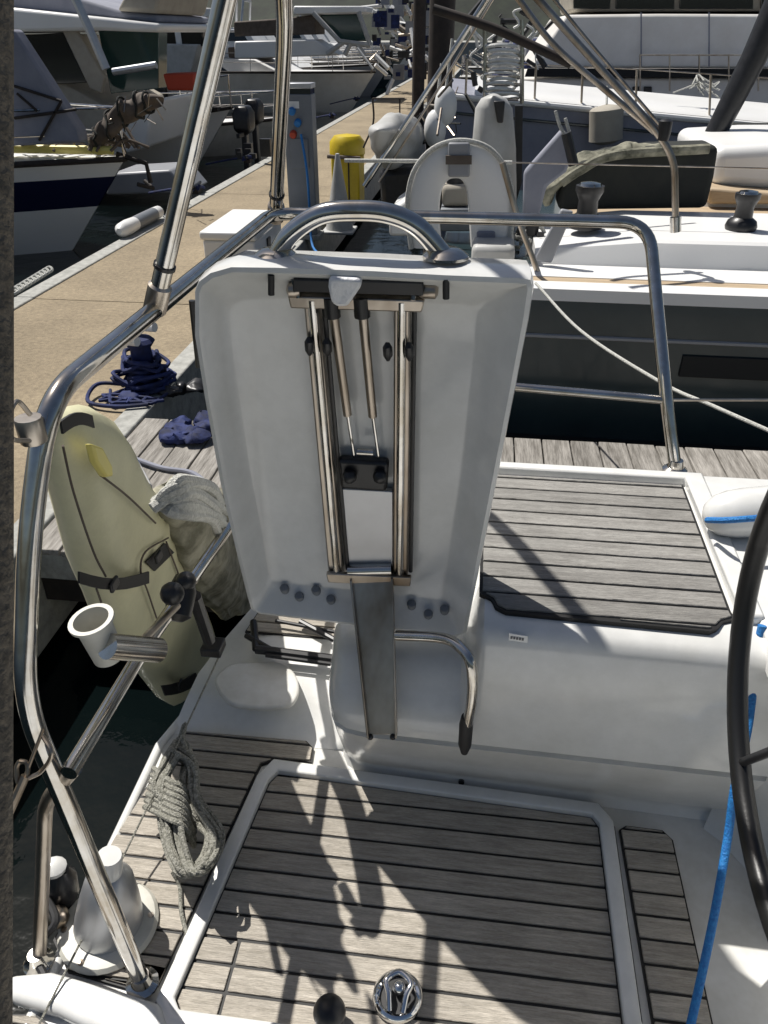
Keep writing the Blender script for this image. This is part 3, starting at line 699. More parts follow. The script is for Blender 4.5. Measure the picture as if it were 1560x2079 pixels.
mb.build('rope_lashing', 'rope_white', bag)

# ------------------------------------------------------------------ rope hank on deck
def hank(mb, px_loop, n, X=None, Z=None, r=.006, jit=10, drift=(0, 0), zj=.01, seg=7):
    for k in range(n):
        s = 1 - .28 * random.random(); cx = sum(p[0] for p in px_loop) / len(px_loop); cy = sum(p[1] for p in px_loop) / len(px_loop)
        ox, oy = random.uniform(-jit, jit) + drift[0] * k, random.uniform(-jit, jit) + drift[1] * k; P = []
        for x, y in px_loop:
            q = (cx + (x - cx) * s + ox, cy + (y - cy) * (1 - (1 - s) * .4) + oy)
            P.append(at(q[0], q[1], Z=(Z + random.uniform(-zj, zj))) if Z is not None else at(q[0], q[1], X=X + random.uniform(-zj, zj)))
        mb.tube(spline(P + [P[0]], 6), r, seg, cap=False)
    return mb
hk = thing('rope_hank', 'grey green mooring rope coiled in a hank on the teak beside the hatch', 'rope', at(380, 1760, Z=0))
mb = MB()
hank(mb, [(362, 1505), (385, 1530), (372, 1600), (395, 1660), (440, 1700), (425, 1760), (380, 1785), (345, 1740), (325, 1650), (330, 1560)], 8, Z=.085, jit=8, zj=.03)
hank(mb, [(350, 1515), (390, 1545), (400, 1620), (450, 1690), (440, 1745), (395, 1775), (365, 1720), (345, 1640), (310, 1590)], 7, Z=.11, jit=8, zj=.03)
mb.build('coils', 'rope_grey', hk)
mb = MB()
for k in range(7):
    o_ = k * 13
    mb.tube(spline([at(312 - k * 3, 1560 + o_, Z=.06), at(345, 1585 + o_, Z=.13), at(372, 1600 + o_, Z=.13), at(395, 1640 + o_, Z=.07)], 6), .0062, 7)
mb.build('wraps', 'rope_grey', hk)
MB().tube(spline([at(366, 1500, Z=.10), at(376, 1470, Z=.13), at(372, 1500, Z=.10), at(380, 1530, Z=.1)], 6), .006, 7).build('tail', 'rope_grey', hk)
MB().tube(spline([at(350, 1770, Z=.03), at(365, 1800, Z=.008), at(368, 1850, Z=.008), at(380, 1900, Z=.008)], 6), .004, 7).build('tail', 'rope_grey', hk)

# ------------------------------------------------------------------ chrome deck plate and black knob (bottom)
ring_ = thing('chrome_deck_fitting', 'round chrome lifting fitting with a swivel eye on the teak hatch', 'deck fitting', at(808, 2010, Z=0))
c = at(808, 2026, Z=0)
mb = MB(); mb.lathe(c + V((0, 0, .0)), (0, 0, 1), [(.045, 0), (.047, .006), (.044, .014), (.039, .017), (.034, .014), (.034, .004), (.0, .003)], 40); mb.build('rim', 'chrome', ring_)
MB().lathe(c, (0, 0, 1), [(.033, .003), (.033, .006), (.0, .0065)], 24).build('well', 'black', ring_)
mb = MB(); mb.tube(spline([c + V((-.012, -.03, .015)), c + V((-.016, -.008, .03)), c + V((-.022, .012, .035)), c + V((0, .028, .036)), c + V((.022, .012, .035)), c + V((.016, -.008, .03)), c + V((.012, -.03, .015))], 6), .0055, 10); mb.build('swivel_eye', 'chrome', ring_)
MB().ball(c + V((.002, .006, .024)), .012, 8).build('ball', 'chrome', ring_)
kb = thing('black_knob', 'glossy black ball knob standing on the hatch beside the chrome fitting', 'knob', at(671, 2050, Z=0))
c = at(671, 2078, Z=0)
MB().lathe(c, (0, 0, 1), [(.018, 0), (.015, .01), (.012, .02)], 16).build('stem', 'steel', kb)
MB().ball(c + V((0, 0, .04)), .029, 12).build('ball', 'black', kb)

# ------------------------------------------------------------------ steering wheel
wc = V((.455, .6775, .834)); wr = .363
def wheel_at(a_): return wc + V((0, math.cos(a_) * wr, math.sin(a_) * wr))
# fit so that the rim passes the points seen in the photo
wheel = MB().tube([wheel_at(2 * math.pi * k / 72) for k in range(73)], .0160, 14, cap=False).build('steering_wheel', 'leather', yacht)
for k in range(5):
    a_ = 2 * math.pi * k / 5 - 1.0
    MB().tube([wc, wheel_at(a_)], .007, 10).build('spoke', 'black', wheel)
MB().lathe(wc, (1, 0, 0), [(.05, -.02), (.055, 0), (.05, .03), (.02, .035)], 24).build('hub', 'black', wheel)
# pedestal behind wheel
rows = []
for z, s in ((-.01, 1.25), (.05, 1.02), (.2, .95), (.55, .85), (.68, .8), (.72, .65)):
    rows.append([V((.80 + dx * s, .80 + dy * s, z)) for dx, dy in ((-.10, -.12), (-.12, -.08), (-.12, .08), (-.10, .12), (.10, .12), (.12, .08), (.12, -.08), (.10, -.12))])
MB().loft(rows, True, True).build('wheel_pedestal', 'gel', yacht, smooth=50)

# blue rope on the right
br = thing('blue_rope', 'bright blue line hanging from the wheel down past the small teak panel', 'rope', at(1405, 2079, Z=.05))
pts = [at(1548, 1270, Y=1.14), at(1536, 1330, Y=1.12), at(1520, 1470, Y=1.05), at(1492, 1600, Y=.98), at(1478, 1700, Y=.94), at(1452, 1850, Y=.85), at(1425, 1980, Y=.78), at(1396, 2110, Y=.70)]
MB().tube(spline(pts, 8), .0078, 10).build('line', 'rope_blue', br)
MB().tube(spline([at(1548, 1270, Y=1.16), at(1530, 1300, Y=1.16), at(1532, 1380, Y=1.15), at(1522, 1440, Y=1.15), at(1545, 1330, Y=1.15), at(1556, 1280, Y=1.15)], 8), .012, 10).build('bight', 'rope_blue', br)

# fender with blue bands on the right side deck
fe = thing('fender', 'white fender with blue ends lying on the right side deck beside the wheel', 'fender', at(1490, 1060, Z=zt))
fa, fb = at(1430, 1048, Z=zt + .05), at(1640, 1030, Z=zt + .06)
d = (fb - fa); MB().tube([fa + d * t for t in (0, .04, .12, .25, .4, 1)], [.010, .028, .042, .050, .053, .053], 18).build('body', 'gel', fe)
MB().tube(spline([at(1436, 1056, Z=zt + .055) , at(1480, 1056, Z=zt + .09), at(1560, 1050, Z=zt + .10)], 5), .0065, 8).build('blue_line', 'rope_blue', fe)

# ================================================================== THE JETTY'S FURNITURE
def ped(x, y, lab):
    t = thing('service_pedestal', lab, 'pedestal', (x, y, jz))
    MB().box((x - .17, y - .13, jz), (x + .17, y + .13, jz + .05)).build('base', 'kerb', t, bevel=.006)
    MB().box((x - .14, y - .10, jz + .05), (x + .14, y + .10, 1.00)).build('body', 'post', t, bevel=.008)
    MB().box((x - .135, y - .095, 1.0), (x + .135, y + .095, 1.045)).build('light_band', 'glass', t)
    MB().box((x - .145, y - .105, 1.045), (x + .145, y + .105, 1.09)).build('cap', 'alu', t, bevel=.006)
    MB().box((x - .09, y - .112, .35), (x + .09, y - .100, .62)).build('door', 'post', t, bevel=.004)
    for k, (zz_, mt) in enumerate(((.86, 'rope_blue'), (.76, 'rope_blue'), (.66, 'red'))):
        MB().lathe(V((x - .05 + .05 * (k % 2), y - .10, zz_)), (0, -1, -.3), [(.035, -.01), (.035, .03), (.028, .04)], 14).build('power_socket', mt, t)
    MB().box((x - .10, y - .106, .88), (x + .02, y - .0995, .94)).build('label_plate', 'white', t)
    MB().tube(spline([V((x + .03, y - .13, .66)), V((x + .1, y - .25, .3)), V((x + .12, y - .3, jz + .03)), V((x + .3, y - .9, jz + .02)), V((x + .1, y - 1.6, jz + .02))], 6), .012, 8).build('shore_cable', 'rope_blue', t)
    return t
ped(*at(622, 482, Z=jz).xy, 'grey square service pedestal on the jetty behind the seat handle')
# yellow bin
yb = at(703, 446, Z=jz); sc = (at(735, 440, Z=jz) - at(672, 440, Z=jz)).x / 2
ybin = thing('yellow_cabinet', 'bright yellow hose cabinet with rounded lid on the jetty edge', 'cabinet', yb)
htop = at(703, 318, Y=yb.y).z
MB().box((yb.x - sc * .86, yb.y, jz), (yb.x + sc * .9, yb.y + .4, htop)).build('body', 'yellow', ybin, bevel=.02)
zz = at(700, 275, Y=yb.y).z
MB().lathe(V((yb.x, yb.y + .2, htop - .02)), (0, 0, 1), [(sc * .98, 0), (sc * 1.12, .03), (sc * 1.1, (zz - htop) * .7), (sc * .8, zz - htop), (0, zz - htop + .02)], 20).build('lid', 'yellow', ybin)
MB().tube([V((yb.x - sc * 1.05, yb.y - .02, htop)), V((yb.x + sc, yb.y - .02, htop - .01))], .02, 8).build('handle', 'brown', ybin)
MB().box((yb.x + sc * .2, yb.y - .012, jz + .1), (yb.x + sc * .28, yb.y + .0, htop - .04)).build('seam', 'dark', ybin)
# cone
cb = at(690, 470, Z=jz); chh = at(690, 312, Y=cb.y).z - jz
cone = thing('traffic_cone', 'pale grey cone standing in front of the yellow cabinet', 'cone', cb)
MB().lathe(cb, (0, 0, 1), [(.15, .02), (.02, chh), (.0, chh + .005)], 20).build('body', 'white_d', cone)
MB().box(cb + V((-.17, -.17, 0)), cb + V((.17, .17, .03))).build('base', 'white_d', cone, bevel=.01)
# white dock box
db = at(468, 545, Z=jz)
dock = thing('dock_box', 'white dock box with a flat lid on the jetty behind the raised seat', 'dock box', db)
p00, p10 = at(418, 545, Z=jz), at(535, 520, Z=jz); ht = at(418, 488, Y=p00.y).z
bw = .48
MB().box((p00.x, p00.y, jz), (p00.x + bw, p00.y + 1.0, ht)).build('body', 'white', dock, bevel=.02)
MB().box((p00.x - .02, p00.y - .02, ht + .002), (p00.x + bw + .02, p00.y + 1.02, ht + .08)).build('lid', 'white', dock, bevel=.025, seg=3)
MB().box((p00.x + bw, p00.y + .4, ht - .15), (p00.x + bw + .015, p00.y + .5, ht - .06)).build('latch', 'black', dock)
# blue mooring gear on the finger root
mg = thing('mooring_cleat', 'mooring cleat piled with navy blue rope on the jetty left of the seat', 'cleat', at(300, 800, Z=jz))
c = at(300, 790, Z=jz)
MB().lathe(c, (0, 0, 1), [(.12, 0), (.12, .02), (.07, .05), (.06, .26), (.09, .30), (.07, .32)], 18).build('bollard', 'navy_cloth', mg)
mb = MB()
for k in range(15):
    r = .07 + random.uniform(0, .10) * (1 - k / 30); z = .03 + k * .012; P = []
    for q in range(9):
        a_ = 2 * math.pi * q / 9; P.append(c + V((r * math.cos(a_) + random.uniform(-.035, .035), r * math.sin(a_) + random.uniform(-.03, .03), z + random.uniform(-.025, .03))))
    mb.tube(spline(P + [P[0]], 4), .012, 8, cap=False)
mb.build('rope_turns', 'navy_cloth', mg)
MB().tube([c + V((-.09, -.05, .32)), c + V((.03, -.09, .33))], .028, 10).build('horn', 'white', mg)
MB().tube([c + V((-.05, .06, .37)), c + V((.1, .02, .38))], .028, 10).build('horn', 'white', mg)
mb = MB()
mb.tube(spline([c + V((-.1, -.06, .05)), c + V((-.26, -.1, .06)), c + V((-.24, -.28, .03)), c + V((-.05, -.33, .03)), c + V((.12, -.28, .03))], 6), .012, 8)
for k in range(4): mb.tube(spline([c + V((random.uniform(-.2, .2), random.uniform(-.3, 0), .03)) for q in range(5)], 5), .010, 7)
mb.build('rope_tail', 'navy_cloth', mg)
def bundle(name, px_, Z, r, m, lab, cat, seed=1, n=5, sp=.1):
    random.seed(seed); c = at(*px_, Z=jz); t = thing(name, lab, cat, c); mb = MB()
    for k in range(n):
        p = c + V((random.uniform(-sp, sp), random.uniform(-sp, sp), r * .6)); o_ = len(mb.v)
        mb.ball(p, r, 9, (random.uniform(.8, 1.9), random.uniform(.8, 1.8), .65))
        for q in range(o_, len(mb.v)): mb.v[q] = mb.v[q] + noise.noise_vector(mb.v[q] * 16) * r * .55 + noise.noise_vector(mb.v[q] * 40) * r * .3
    mb.build('fold', m, t, smooth=60); return t
bundle('rolled_cloth', (395, 875), 0, .05, 'navy_cloth', 'navy blue roll of cloth on the finger boards just left of the seat', 'cloth', 3, 7, .14)
bundle('shoe_pair', (262, 815), 0, .04, 'navy_cloth', 'pair of navy and white deck shoes on the light kerb', 'shoes', 5, 2, .05)
bundle('dark_bag', (350, 805), 0, .045, 'black', 'small black bag on the boards next to the mooring cleat', 'bag', 11, 5, .12)
# white fender on the kerb + hose
fl = thing('boat_fender', 'white and navy tubular fender on the left kerb below the navy striped bow', 'fender', at(285, 450, Z=jz))
fa, fb = at(242, 470, Z=jz + .09), at(326, 428, Z=jz + .09); d = fb - fa
MB().tube([fa + d * t for t in (0, .05, .2, .35)], [.03, .07, .078, .07], 14).build('end', 'white', fl)
MB().tube([fa + d * t for t in (.35, .5, .82)], [.07, .072, .07], 14).build('body', 'post', fl)
MB().tube([fa + d * t for t in (.82, .95, 1)], [.07, .065, .02], 14).build('end', 'white', fl)
hs = thing('water_hose', 'blue and white hose end with a black nozzle on the boards beside the lifebuoy', 'hose', at(290, 960, Z=jz))
MB().tube(spline([at(245, 905, Z=jz + .03), at(268, 935, Z=jz + .05), at(280, 960, Z=jz + .05)], 5), .028, 10).build('blue_sleeve', 'rope_blue', hs)
MB().tube(spline([at(268, 935, Z=jz + .08), at(285, 965, Z=jz + .08), at(298, 990, Z=jz + .06)], 5), .026, 10).build('white_sleeve', 'white', hs)
MB().tube(spline([at(285, 990, Z=jz + .03), at(310, 1010, Z=jz + .03), at(330, 1000, Z=jz + .03)], 5), .03, 10).build('nozzle', 'black', hs)
MB().tube(spline([at(270, 930, Z=jz + .02), at(330, 950, Z=jz + .02), at(390, 960, Z=jz + .02), at(430, 990, Z=jz + .02)], 6), .012, 8).build('hose_pipe', 'sheet', hs)
# no stays are built over the jetty, so no pole shadows cross the tan

# ================================================================== BOATS
def hull_rows(L_, B_, F0, F1, wlz, n=16, bowrake=.9, stern=.85, flare=.12, side=None):
    """stations from stern (x=0) to bow (x=L); returns port/starboard loft rows as functions of t in [0,1]"""
    rows = []
    for i in range(n + 1):
        t = i / n; wd = (stern + (1 - stern) * min(1, t / .4)) if t < .4 else (max(.0, 1 - ((t - .4) / .6) ** 2.2))
        wd = max(wd, .015) * B_ / 2; fz = wlz + F0 + (F1 - F0) * t ** 2
        xb = L_ * t; row = []
        for s in (-1, 1):
            pts = []
            for k, (hh, ww) in enumerate(((1, 1), (.82, .98), (.5, .93), (.15, .84), (-.25, .6), (-.5, .1))):
                z = wlz + (fz - wlz) * hh if hh > 0 else wlz + hh * .8
                x = xb - bowrake * (1 - max(hh, -.2)) * t ** 3
                pts.append(V((x, s * wd * ww * (1 - flare * (1 - hh) * t), z)))
            row += pts if s < 0 else pts[::-1]
        rows.append(row)
    return rows
def boat(name, label, bow, heading, L_, B_, F0, F1, m='white', stripe=None, deck='white', cab=None, rail_=True, group=None, cat='boat', rub='dark'):
    """bow = world (x,y) of the stem head; heading = direction the bow points (radians from +X)"""
    t = thing(name, label, cat, (bow[0] - math.cos(heading) * L_ * .5, bow[1] - math.sin(heading) * L_ * .5, wl), group)
    rows = hull_rows(L_, B_, F0, F1, wl); c_, s_ = math.cos(heading), math.sin(heading)
    def W(p): 
        x = p.x - L_; return V((bow[0] + x * c_ - p.y * s_, bow[1] + x * s_ + p.y * c_, p.z))
    R = [[W(p) for p in r] for r in rows]; mb = MB(); n = len(R[0])
    for i in range(len(R) - 1):
        for k in range(n - 1):
            o = len(mb.v); mb.v += [R[i][k], R[i][k + 1], R[i + 1][k + 1], R[i + 1][k]]; mb.f.append((o, o + 1, o + 2, o + 3))
            mb.m.append(2 if k in (3, 4, 5, 6, 7) and k != 3 and k != 7 else (1 if (stripe and k in (1, 9)) else 0))
    mb.f.append(tuple(range(len(mb.v), len(mb.v) + n))); mb.v += R[0]; mb.m.append(0)
    bmx = mb.build('hull', [m, stripe or m, 'antifoul'], t)
    bm = bmesh.new(); bm.from_mesh(bmx.data); bmesh.ops.remove_doubles(bm, verts=bm.verts, dist=.001); bmesh.ops.recalc_face_normals(bm, faces=bm.faces); bm.to_mesh(bmx.data); bm.free()
    # deck with camber
    dr_ = []
    for r in R:
        a_, b_ = r[0], r[-1]; dr_.append([a_ + (b_ - a_) * q + V((0, 0, .05 * (1 - abs(2 * q - 1) ** 2) - .02)) for q in (.01, .25, .5, .75, .99)])
    MB().loft(dr_).build('deck', deck, t)
    mb = MB()
    for e in (0, -1): mb.tube([r[e] for r in R], .035, 8)
    mb.build('rubbing_strake', rub, t)
    if rail_:
        mb = MB()
        for e in (0, -1):
            pts = [R[i][e] for i in range(8, 17)]; ctr_ = [(R[i][0] + R[i][-1]) / 2 for i in range(8, 17)]
            tp = [p.lerp(q, .06) + V((0, 0, .55)) for p, q in zip(pts, ctr_)]
            mb.tube(tp, .014, 8); mb.tube([p - V((0, 0, .27)) for p in tp], .008, 6)
            for p, q in list(zip(pts, tp))[::2]: mb.tube([p, q], .012, 8)
        mb.build('pulpit_rail', 'steel', t)
    def loc(x, y_, z): return W(V((x, y_, z)))
    return t, loc
def hex_house(t, loc, x0, x1, w0, h0, z0, slope0, slope1, name, m, inset=.12, bev=.03):
    """cabin block: x0 aft, x1 fore, half-width w0, height h0, top inset"""
    vs = [loc(x0, -w0, z0), loc(x1, -w0, z0), loc(x1, w0, z0), loc(x0, w0, z0), loc(x0 + slope0, -w0 + inset, z0 + h0), loc(x1 - slope1, -w0 + inset, z0 + h0), loc(x1 - slope1, w0 - inset, z0 + h0), loc(x0 + slope0, w0 - inset, z0 + h0)]
    return MB().add(vs, [(0, 3, 2, 1), (4, 5, 6, 7), (0, 1, 5, 4), (1, 2, 6, 5), (2, 3, 7, 6), (3, 0, 4, 7)]).build(name, m, t, bevel=bev)
def pane(t, loc, x0, x1, w0, z0, h0, z1a, z1b, slope0, slope1, inset, side=-1, m='glass', a=.1, b=.9):
    """window glass set 4 mm proud of the sloping cabin side"""
    def P(u, v):
        z = z0 + h0 * v; ww = w0 - inset * v; xa = x0 + slope0 * v; xb = x1 - slope1 * v
        return loc(xa + (xb - xa) * u, side * (ww + .006), z)
    q = [P(a, z1a), P(b, z1a), P(b, z1b), P(a, z1b)]; nv = (q[1] - q[0]).cross(q[3] - q[0]).normalized() * .008
    return MB().prism(q, nv).build('window', m, t, bevel=.002)

# --- left: cruiser with the navy stripe
bt = at(255, 322, X=-4.35)
t, loc = boat('sailing_boat', 'sailing boat with a white bow and navy stripe moored left of the jetty', (bt.x, bt.y), math.radians(2), 9.0, 3.2, 1.1, bt.z - wl, 'white', 'navy_stripe', 'white')
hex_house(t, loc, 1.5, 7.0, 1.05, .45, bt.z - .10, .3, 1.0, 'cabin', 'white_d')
for u0, u1 in ((.1, .3), (.36, .56), (.62, .8)): pane(t, loc, 1.5, 7.0, 1.05, bt.z - .10, .45, .3, .75, .3, 1.0, .12, -1, a=u0, b=u1)
mb = MB(); p0, p1 = loc(8.9, 0, bt.z + .05), loc(9.25, 0, bt.z - .05)
mb.tube([p0, p1, p1 + V((.02, 0, -.22))], .03, 8); mb.tube([p1 + V((-.1, .12, -.22)), p1 + V((.04, 0, -.28)), p1 + V((-.1, -.12, -.22))], .025, 8)
mb.build('anchor', 'dark', t)
# grey-blue weather cloth over its foredeck
def Yp(pts, Y, dep, name, m, par, bev=.01, mbx=None):
    return pxprism(MB(), pts, Y, dep).build(name, m, par, bevel=bev)
cv = pxprism(MB(), [(-40, 60), (28, 60), (160, 262), (166, 290), (-40, 300)], bt.y - .45, .2).build('cover', 'sheet', t, bevel=.03)
for a_, b_ in (((30, 175), (125, 205)), ((30, 240), (155, 222)), ((125, 205), (80, 285)), ((35, 190), (75, 225))):
    MB().tube([at(*a_, Y=bt.y - .47), at(*b_, Y=bt.y - .47)], .016, 6).build('lashing', 'dark', t)
# its flaked brown sail heap and gear near the pulpit
mb = MB(); random.seed(4)
for k in range(14):
    x = random.uniform(-1.4, -.1); mb.tube(spline([loc(9 + x, random.uniform(-.25, .25), bt.z + .1), loc(9 + x + .15, random.uniform(-.2, .2), bt.z + .1 + random.uniform(.05, .35)), loc(9 + x + .4, random.uniform(-.2, .2), bt.z + .12)], 4), random.uniform(.012, .035), 6)
mb.build('deck_gear', 'brown', t, kind='stuff')
MB().tube([loc(7.6, -.2, bt.z + .12), loc(8.9, -.1, bt.z + .10)], .05, 8).build('boathook', 'yellow_in', t)

# --- big motor yacht behind it (flybridge), upper left
mY = 13.5
t = thing('motor_yacht', 'large white flybridge motor yacht filling the upper left corner', 'motor yacht', at(120, 400, Y=mY + 1) * 1.0)
ORG[t.name] = V(t.location)
pxprism(MB(), [(-120, 0), (325, 48), (322, 66), (200, 62), (-120, 68)], mY, 3.2).build('flybridge_deck', 'white', t, bevel=.05)
pxprism(MB(), [(-120, -40), (140, -10), (240, 20), (320, 30), (322, 46), (-120, 8)], mY + .3, 2.6).build('flybridge_side', 'sheet', t, bevel=.05)
pxprism(MB(), [(236, 22), (262, -30), (330, -30), (318, 28)], mY + .2, 2.4).build('helm_cover', 'beige', t, bevel=.06)
pxprism(MB(), [(-120, 70), (50, 70), (120, 165), (210, 215), (230, 300), (-120, 300)], mY + .3, 2.8).build('deckhouse', 'beige', t, bevel=.04)
pxprism(MB(), [(40, 72), (128, 66), (176, 168), (84, 172)], mY + .22, .06).build('window', 'glass', t, bevel=.01)
pxprism(MB(), [(126, 62), (154, 60), (212, 158), (206, 190), (182, 180)], mY + .12, .1).build('window_frame', 'beige', t, bevel=.02)
pxprism(MB(), [(200, 62), (322, 62), (322, 180), (225, 190)], mY + .6, .4).build('saloon_window', 'glass_g', t, bevel=.01)
MB().tube([at(150, -10, Y=mY - .3), at(182, 60, Y=mY - .3), at(216, 140, Y=mY - .3)], .07, 8).build('radar_arch_leg', 'alu', t)
MB().tube([at(230, 146, Y=mY - .5), at(318, 132, Y=mY - .5)], .05, 8).build('boarding_pole', 'alu', t)
pxprism(MB(), [(-120, 300), (250, 215), (310, 205), (300, 300), (-120, 420)], mY + .5, 2.6).build('hull', 'white', t, bevel=.05)
pxprism(MB(), [(330, 150), (392, 148), (396, 184), (340, 184)], mY + .4, .5).build('red_towel', 'red', t, bevel=.03)

# --- small white open boat under it
sp = at(470, 218, Y=16.5)
t, loc = boat('motor_boat', 'small white motor boat with rounded bow beside the jetty, behind the leaning stainless pole', (sp.x, sp.y), math.radians(-4), 5.5, 2.3, .75, sp.z - wl, 'white', None, 'white')
hex_house(t, loc, 1.0, 3.6, .8, .5, sp.z - .12, .2, .6, 'cabin', 'white')
pane(t, loc, 1.0, 3.6, .8, sp.z - .12, .5, .35, .8, .2, .6, .12, -1)
mb = MB()
for k in range(5): mb.box(loc(4.6 + k * .16, -.55 + k * .05, sp.z - .05), loc(4.66 + k * .16, .3, sp.z + .02))
mb.build('foredeck_grating', 'dark', t)

# --- white motor boat with bow to the right (mid distance)
mp = at(762, 146, X=-4.6)
mpY = 30.0; mp = at(762, 146, Y=mpY)
t, loc = boat('cabin_cruiser', 'white cabin cruiser with beige hull shade and dark rubbing band, bow pointing to the jetty', (mp.x, mp.y), math.radians(-6), 10.5, 3.4, 1.25, mp.z - wl + .0, 'topside', None, 'white')
cruiser = t
hex_house(t, loc, 1.0, 7.8, 1.3, .5, mp.z - .12, .1, 1.2, 'cabin', 'white')
hex_house(t, loc, 1.6, 5.2, 1.1, .75, mp.z + .38, .1, .7, 'wheelhouse', 'white')
for u0, u1 in ((.05, .3), (.35, .62), (.68, .95)): pane(t, loc, 1.6, 5.2, 1.1, mp.z + .38, .75, .2, .85, .1, .7, .12, -1, a=u0, b=u1)
hex_house(t, loc, 1.2, 5.6, 1.2, .10, mp.z + 1.14, .0, .0, 'roof', 'white')
for u0, u1 in ((.3, .5), (.55, .72)): pane(t, loc, 1.0, 7.8, 1.3, mp.z - .12, .5, .3, .8, .1, 1.2, .12, -1, a=u0, b=u1)
MB().box(loc(5.6, -1.0, mp.z + .40), loc(7.0, .6, mp.z + .72)).build('canvas_cover', 'brown', t, bevel=.05)
MB().box(loc(3.0, -1.55, .3 + wl), loc(3.5, -1.75, .9 + wl)).build('fender_block', 'black', t, bevel=.1)

# --- more boats along the left side, receding
random.seed(21)
for i, (y_, L_, B_, lab, m_, dk) in enumerate(((19.0, 7.0, 2.6, 'low white dayboat beyond the small motor boat, partly behind the grey pedestal', 'white_d', 'white'),
                                 (38.0, 10, 3.4, 'white cruiser with green windscreen moored past the cabin cruiser', 'greyhull', 'white_d'),
                                 (45.0, 11, 3.6, 'dark blue hulled cruiser moored far along the jetty on the left', 'navy', 'white'),
                                 (53.0, 11, 3.6, 'farthest white cruiser of the row that still shows its hull, left of the jetty', 'white', 'white'),
 (62.0, 12, 3.8, 'tall white flybridge cruiser at the far end of the left row', 'white', 'white'), (72.0, 13, 4.0, 'last tall white cruiser, farthest of all on the left row', 'white', 'white'))):
    t, loc = boat('moored_cruiser', lab, (-4.3 + random.uniform(-.3, .1), y_), math.radians(random.uniform(-5, 5)), L_, B_, 1.0 if i else .55, 1.25 if i else .75, m_, None, dk, group='cruisers moored bow-on along the left of the jetty')
    z0 = wl + (1.0 if i else .6)
    if i:
        hex_house(t, loc, 1.0, 6.5, 1.3, .75, z0, .2, 1.2, 'cabin', 'white')
        pane(t, loc, 1.0, 6.5, 1.3, z0, .75, .35, .8, .2, 1.2, .12, -1, m='glass_g' if i == 1 else 'glass')
        hex_house(t, loc, 1.5, 4.6, 1.2, .8, z0 + .75, .2, .6, 'flybridge', 'white')
        pane(t, loc, 1.5, 4.6, 1.2, z0 + .75, .8, .4, .9, .2, .6, .12, -1)
        MB().tube([loc(3, -1, z0 + 1.5), loc(3.2, -.8, z0 + 2.7), loc(3.2, .8, z0 + 2.7), loc(3, 1, z0 + 1.5)], .06, 8).build('radar_arch', 'alu', t)
    else:
        hex_house(t, loc, 2.0, 4.2, .8, .3, z0, .2, .6, 'cuddy', 'white_d')
# outboard engines (dark) between them
for nm, pts, Yk, dp, mt in (('hardtop', [(312, 12), (425, 16), (430, 36), (310, 34)], 26.5, 2, 'white'), ('saloon_glass', [(316, 37), (414, 38), (412, 94), (322, 92)], 26.7, .2, 'glass'),
        ('window_pillar', [(350, 36), (362, 36), (370, 94), (358, 94)], 26.6, .08, 'white'), ('console', [(280, 88), (402, 90), (388, 150), (302, 152)], 26.4, 1, 'white_d'),
        ('awning', [(474, 44), (560, 38), (640, 30), (642, 70), (476, 74)], 27.2, 1.5, 'brown'), ('canopy', [(596, 12), (742, 12), (744, 26), (596, 30)], 27.0, 1.8, 'white'),
        ('windscreen', [(648, 30), (728, 28), (746, 84), (692, 82)], 27.3, .1, 'glass_g'), ('foredeck_hatch', [(476, 84), (640, 80), (690, 112), (476, 120)], 27.0, 1.2, 'white')):
    pxprism(MB(), pts, Yk, dp).build(nm, mt, cruiser, bevel=.04)
mb = MB()
for a_, b_ in (((636, 26), (690, 84)), ((728, 24), (752, 92)), ((690, 84), (752, 92)), ((664, 110), (700, 84)), ((700, 112), (712, 88)), ((740, 112), (724, 88))): mb.tube([at(*a_, Y=26.8), at(*b_, Y=26.8)], .07, 8)
mb.build('windscreen_frame', 'white_d', cruiser)
def clutter(name, lab, cat, box_, Yr, n, seed, parts):
    random.seed(seed); x0, y0, x1, y1 = box_; t = thing(name, lab, cat, at((x0 + x1) / 2, y1, Y=sum(Yr) / 2))
    for pn, mt, rr_, kind in parts:
        mb = MB()
        for k in range(n):
            x, y_ = random.uniform(x0, x1), random.uniform(y0, y1); Yk = random.uniform(*Yr); u = Yk / 1560
            if kind == 't':
                a_ = random.uniform(0, 6.3); l = random.uniform(15, 55); mb.tube([at(x, y_, Y=Yk), at(x + l * math.cos(a_), y_ + l * math.sin(a_), Y=Yk + random.uniform(-.3, .3))], rr_ * u * random.uniform(.6, 1.4), 6)
            elif kind == 'c':
                r = random.uniform(8, 22); a0 = random.uniform(0, 6); mb.tube(spline([at(x + r * math.cos(a0 + q), y_ + r * .8 * math.sin(a0 + q) + q, Y=Yk + .02 * q) for q in range(5)], 3), rr_ * u, 6)
            else:
                p = at(x, y_, Y=Yk); q = u * random.uniform(6, 20); mb.box(p, p + V((q, q * .7, q * random.uniform(.5, 1.6))))
        mb.build(pn, mt, t, kind='stuff')
    return t
clutter('stern_gear', 'dark jumble of engines, rails and covers on sterns past the cabin cruiser, top centre', 'boat gear', (752, 5, 868, 165), (24, 32), 26, 5, (('engine_cowlings', 'black', 0, 'b'), ('rails', 'steel_b', 2.2, 't'), ('white_fittings', 'white', 3, 't'), ('blue_covers', 'navy_cloth', 0, 'b'), ('cases', 'greyhull', 0, 'b')))
clutter('pulpit_gear', 'brown furled sail, anchor and lashings heaped over the striped bow', 'boat gear', (235, 195, 320, 270), (9.3, 10.0), 9, 8, (('lashings', 'canvas_blk', 1.0, 't'), ('rails', 'steel_b', 1.2, 't')))
fs = thing('furled_sail', 'brown weathered sail furled and lashed along the bow of the striped boat', 'sail', at(250, 290, Y=9.6))
rows = []
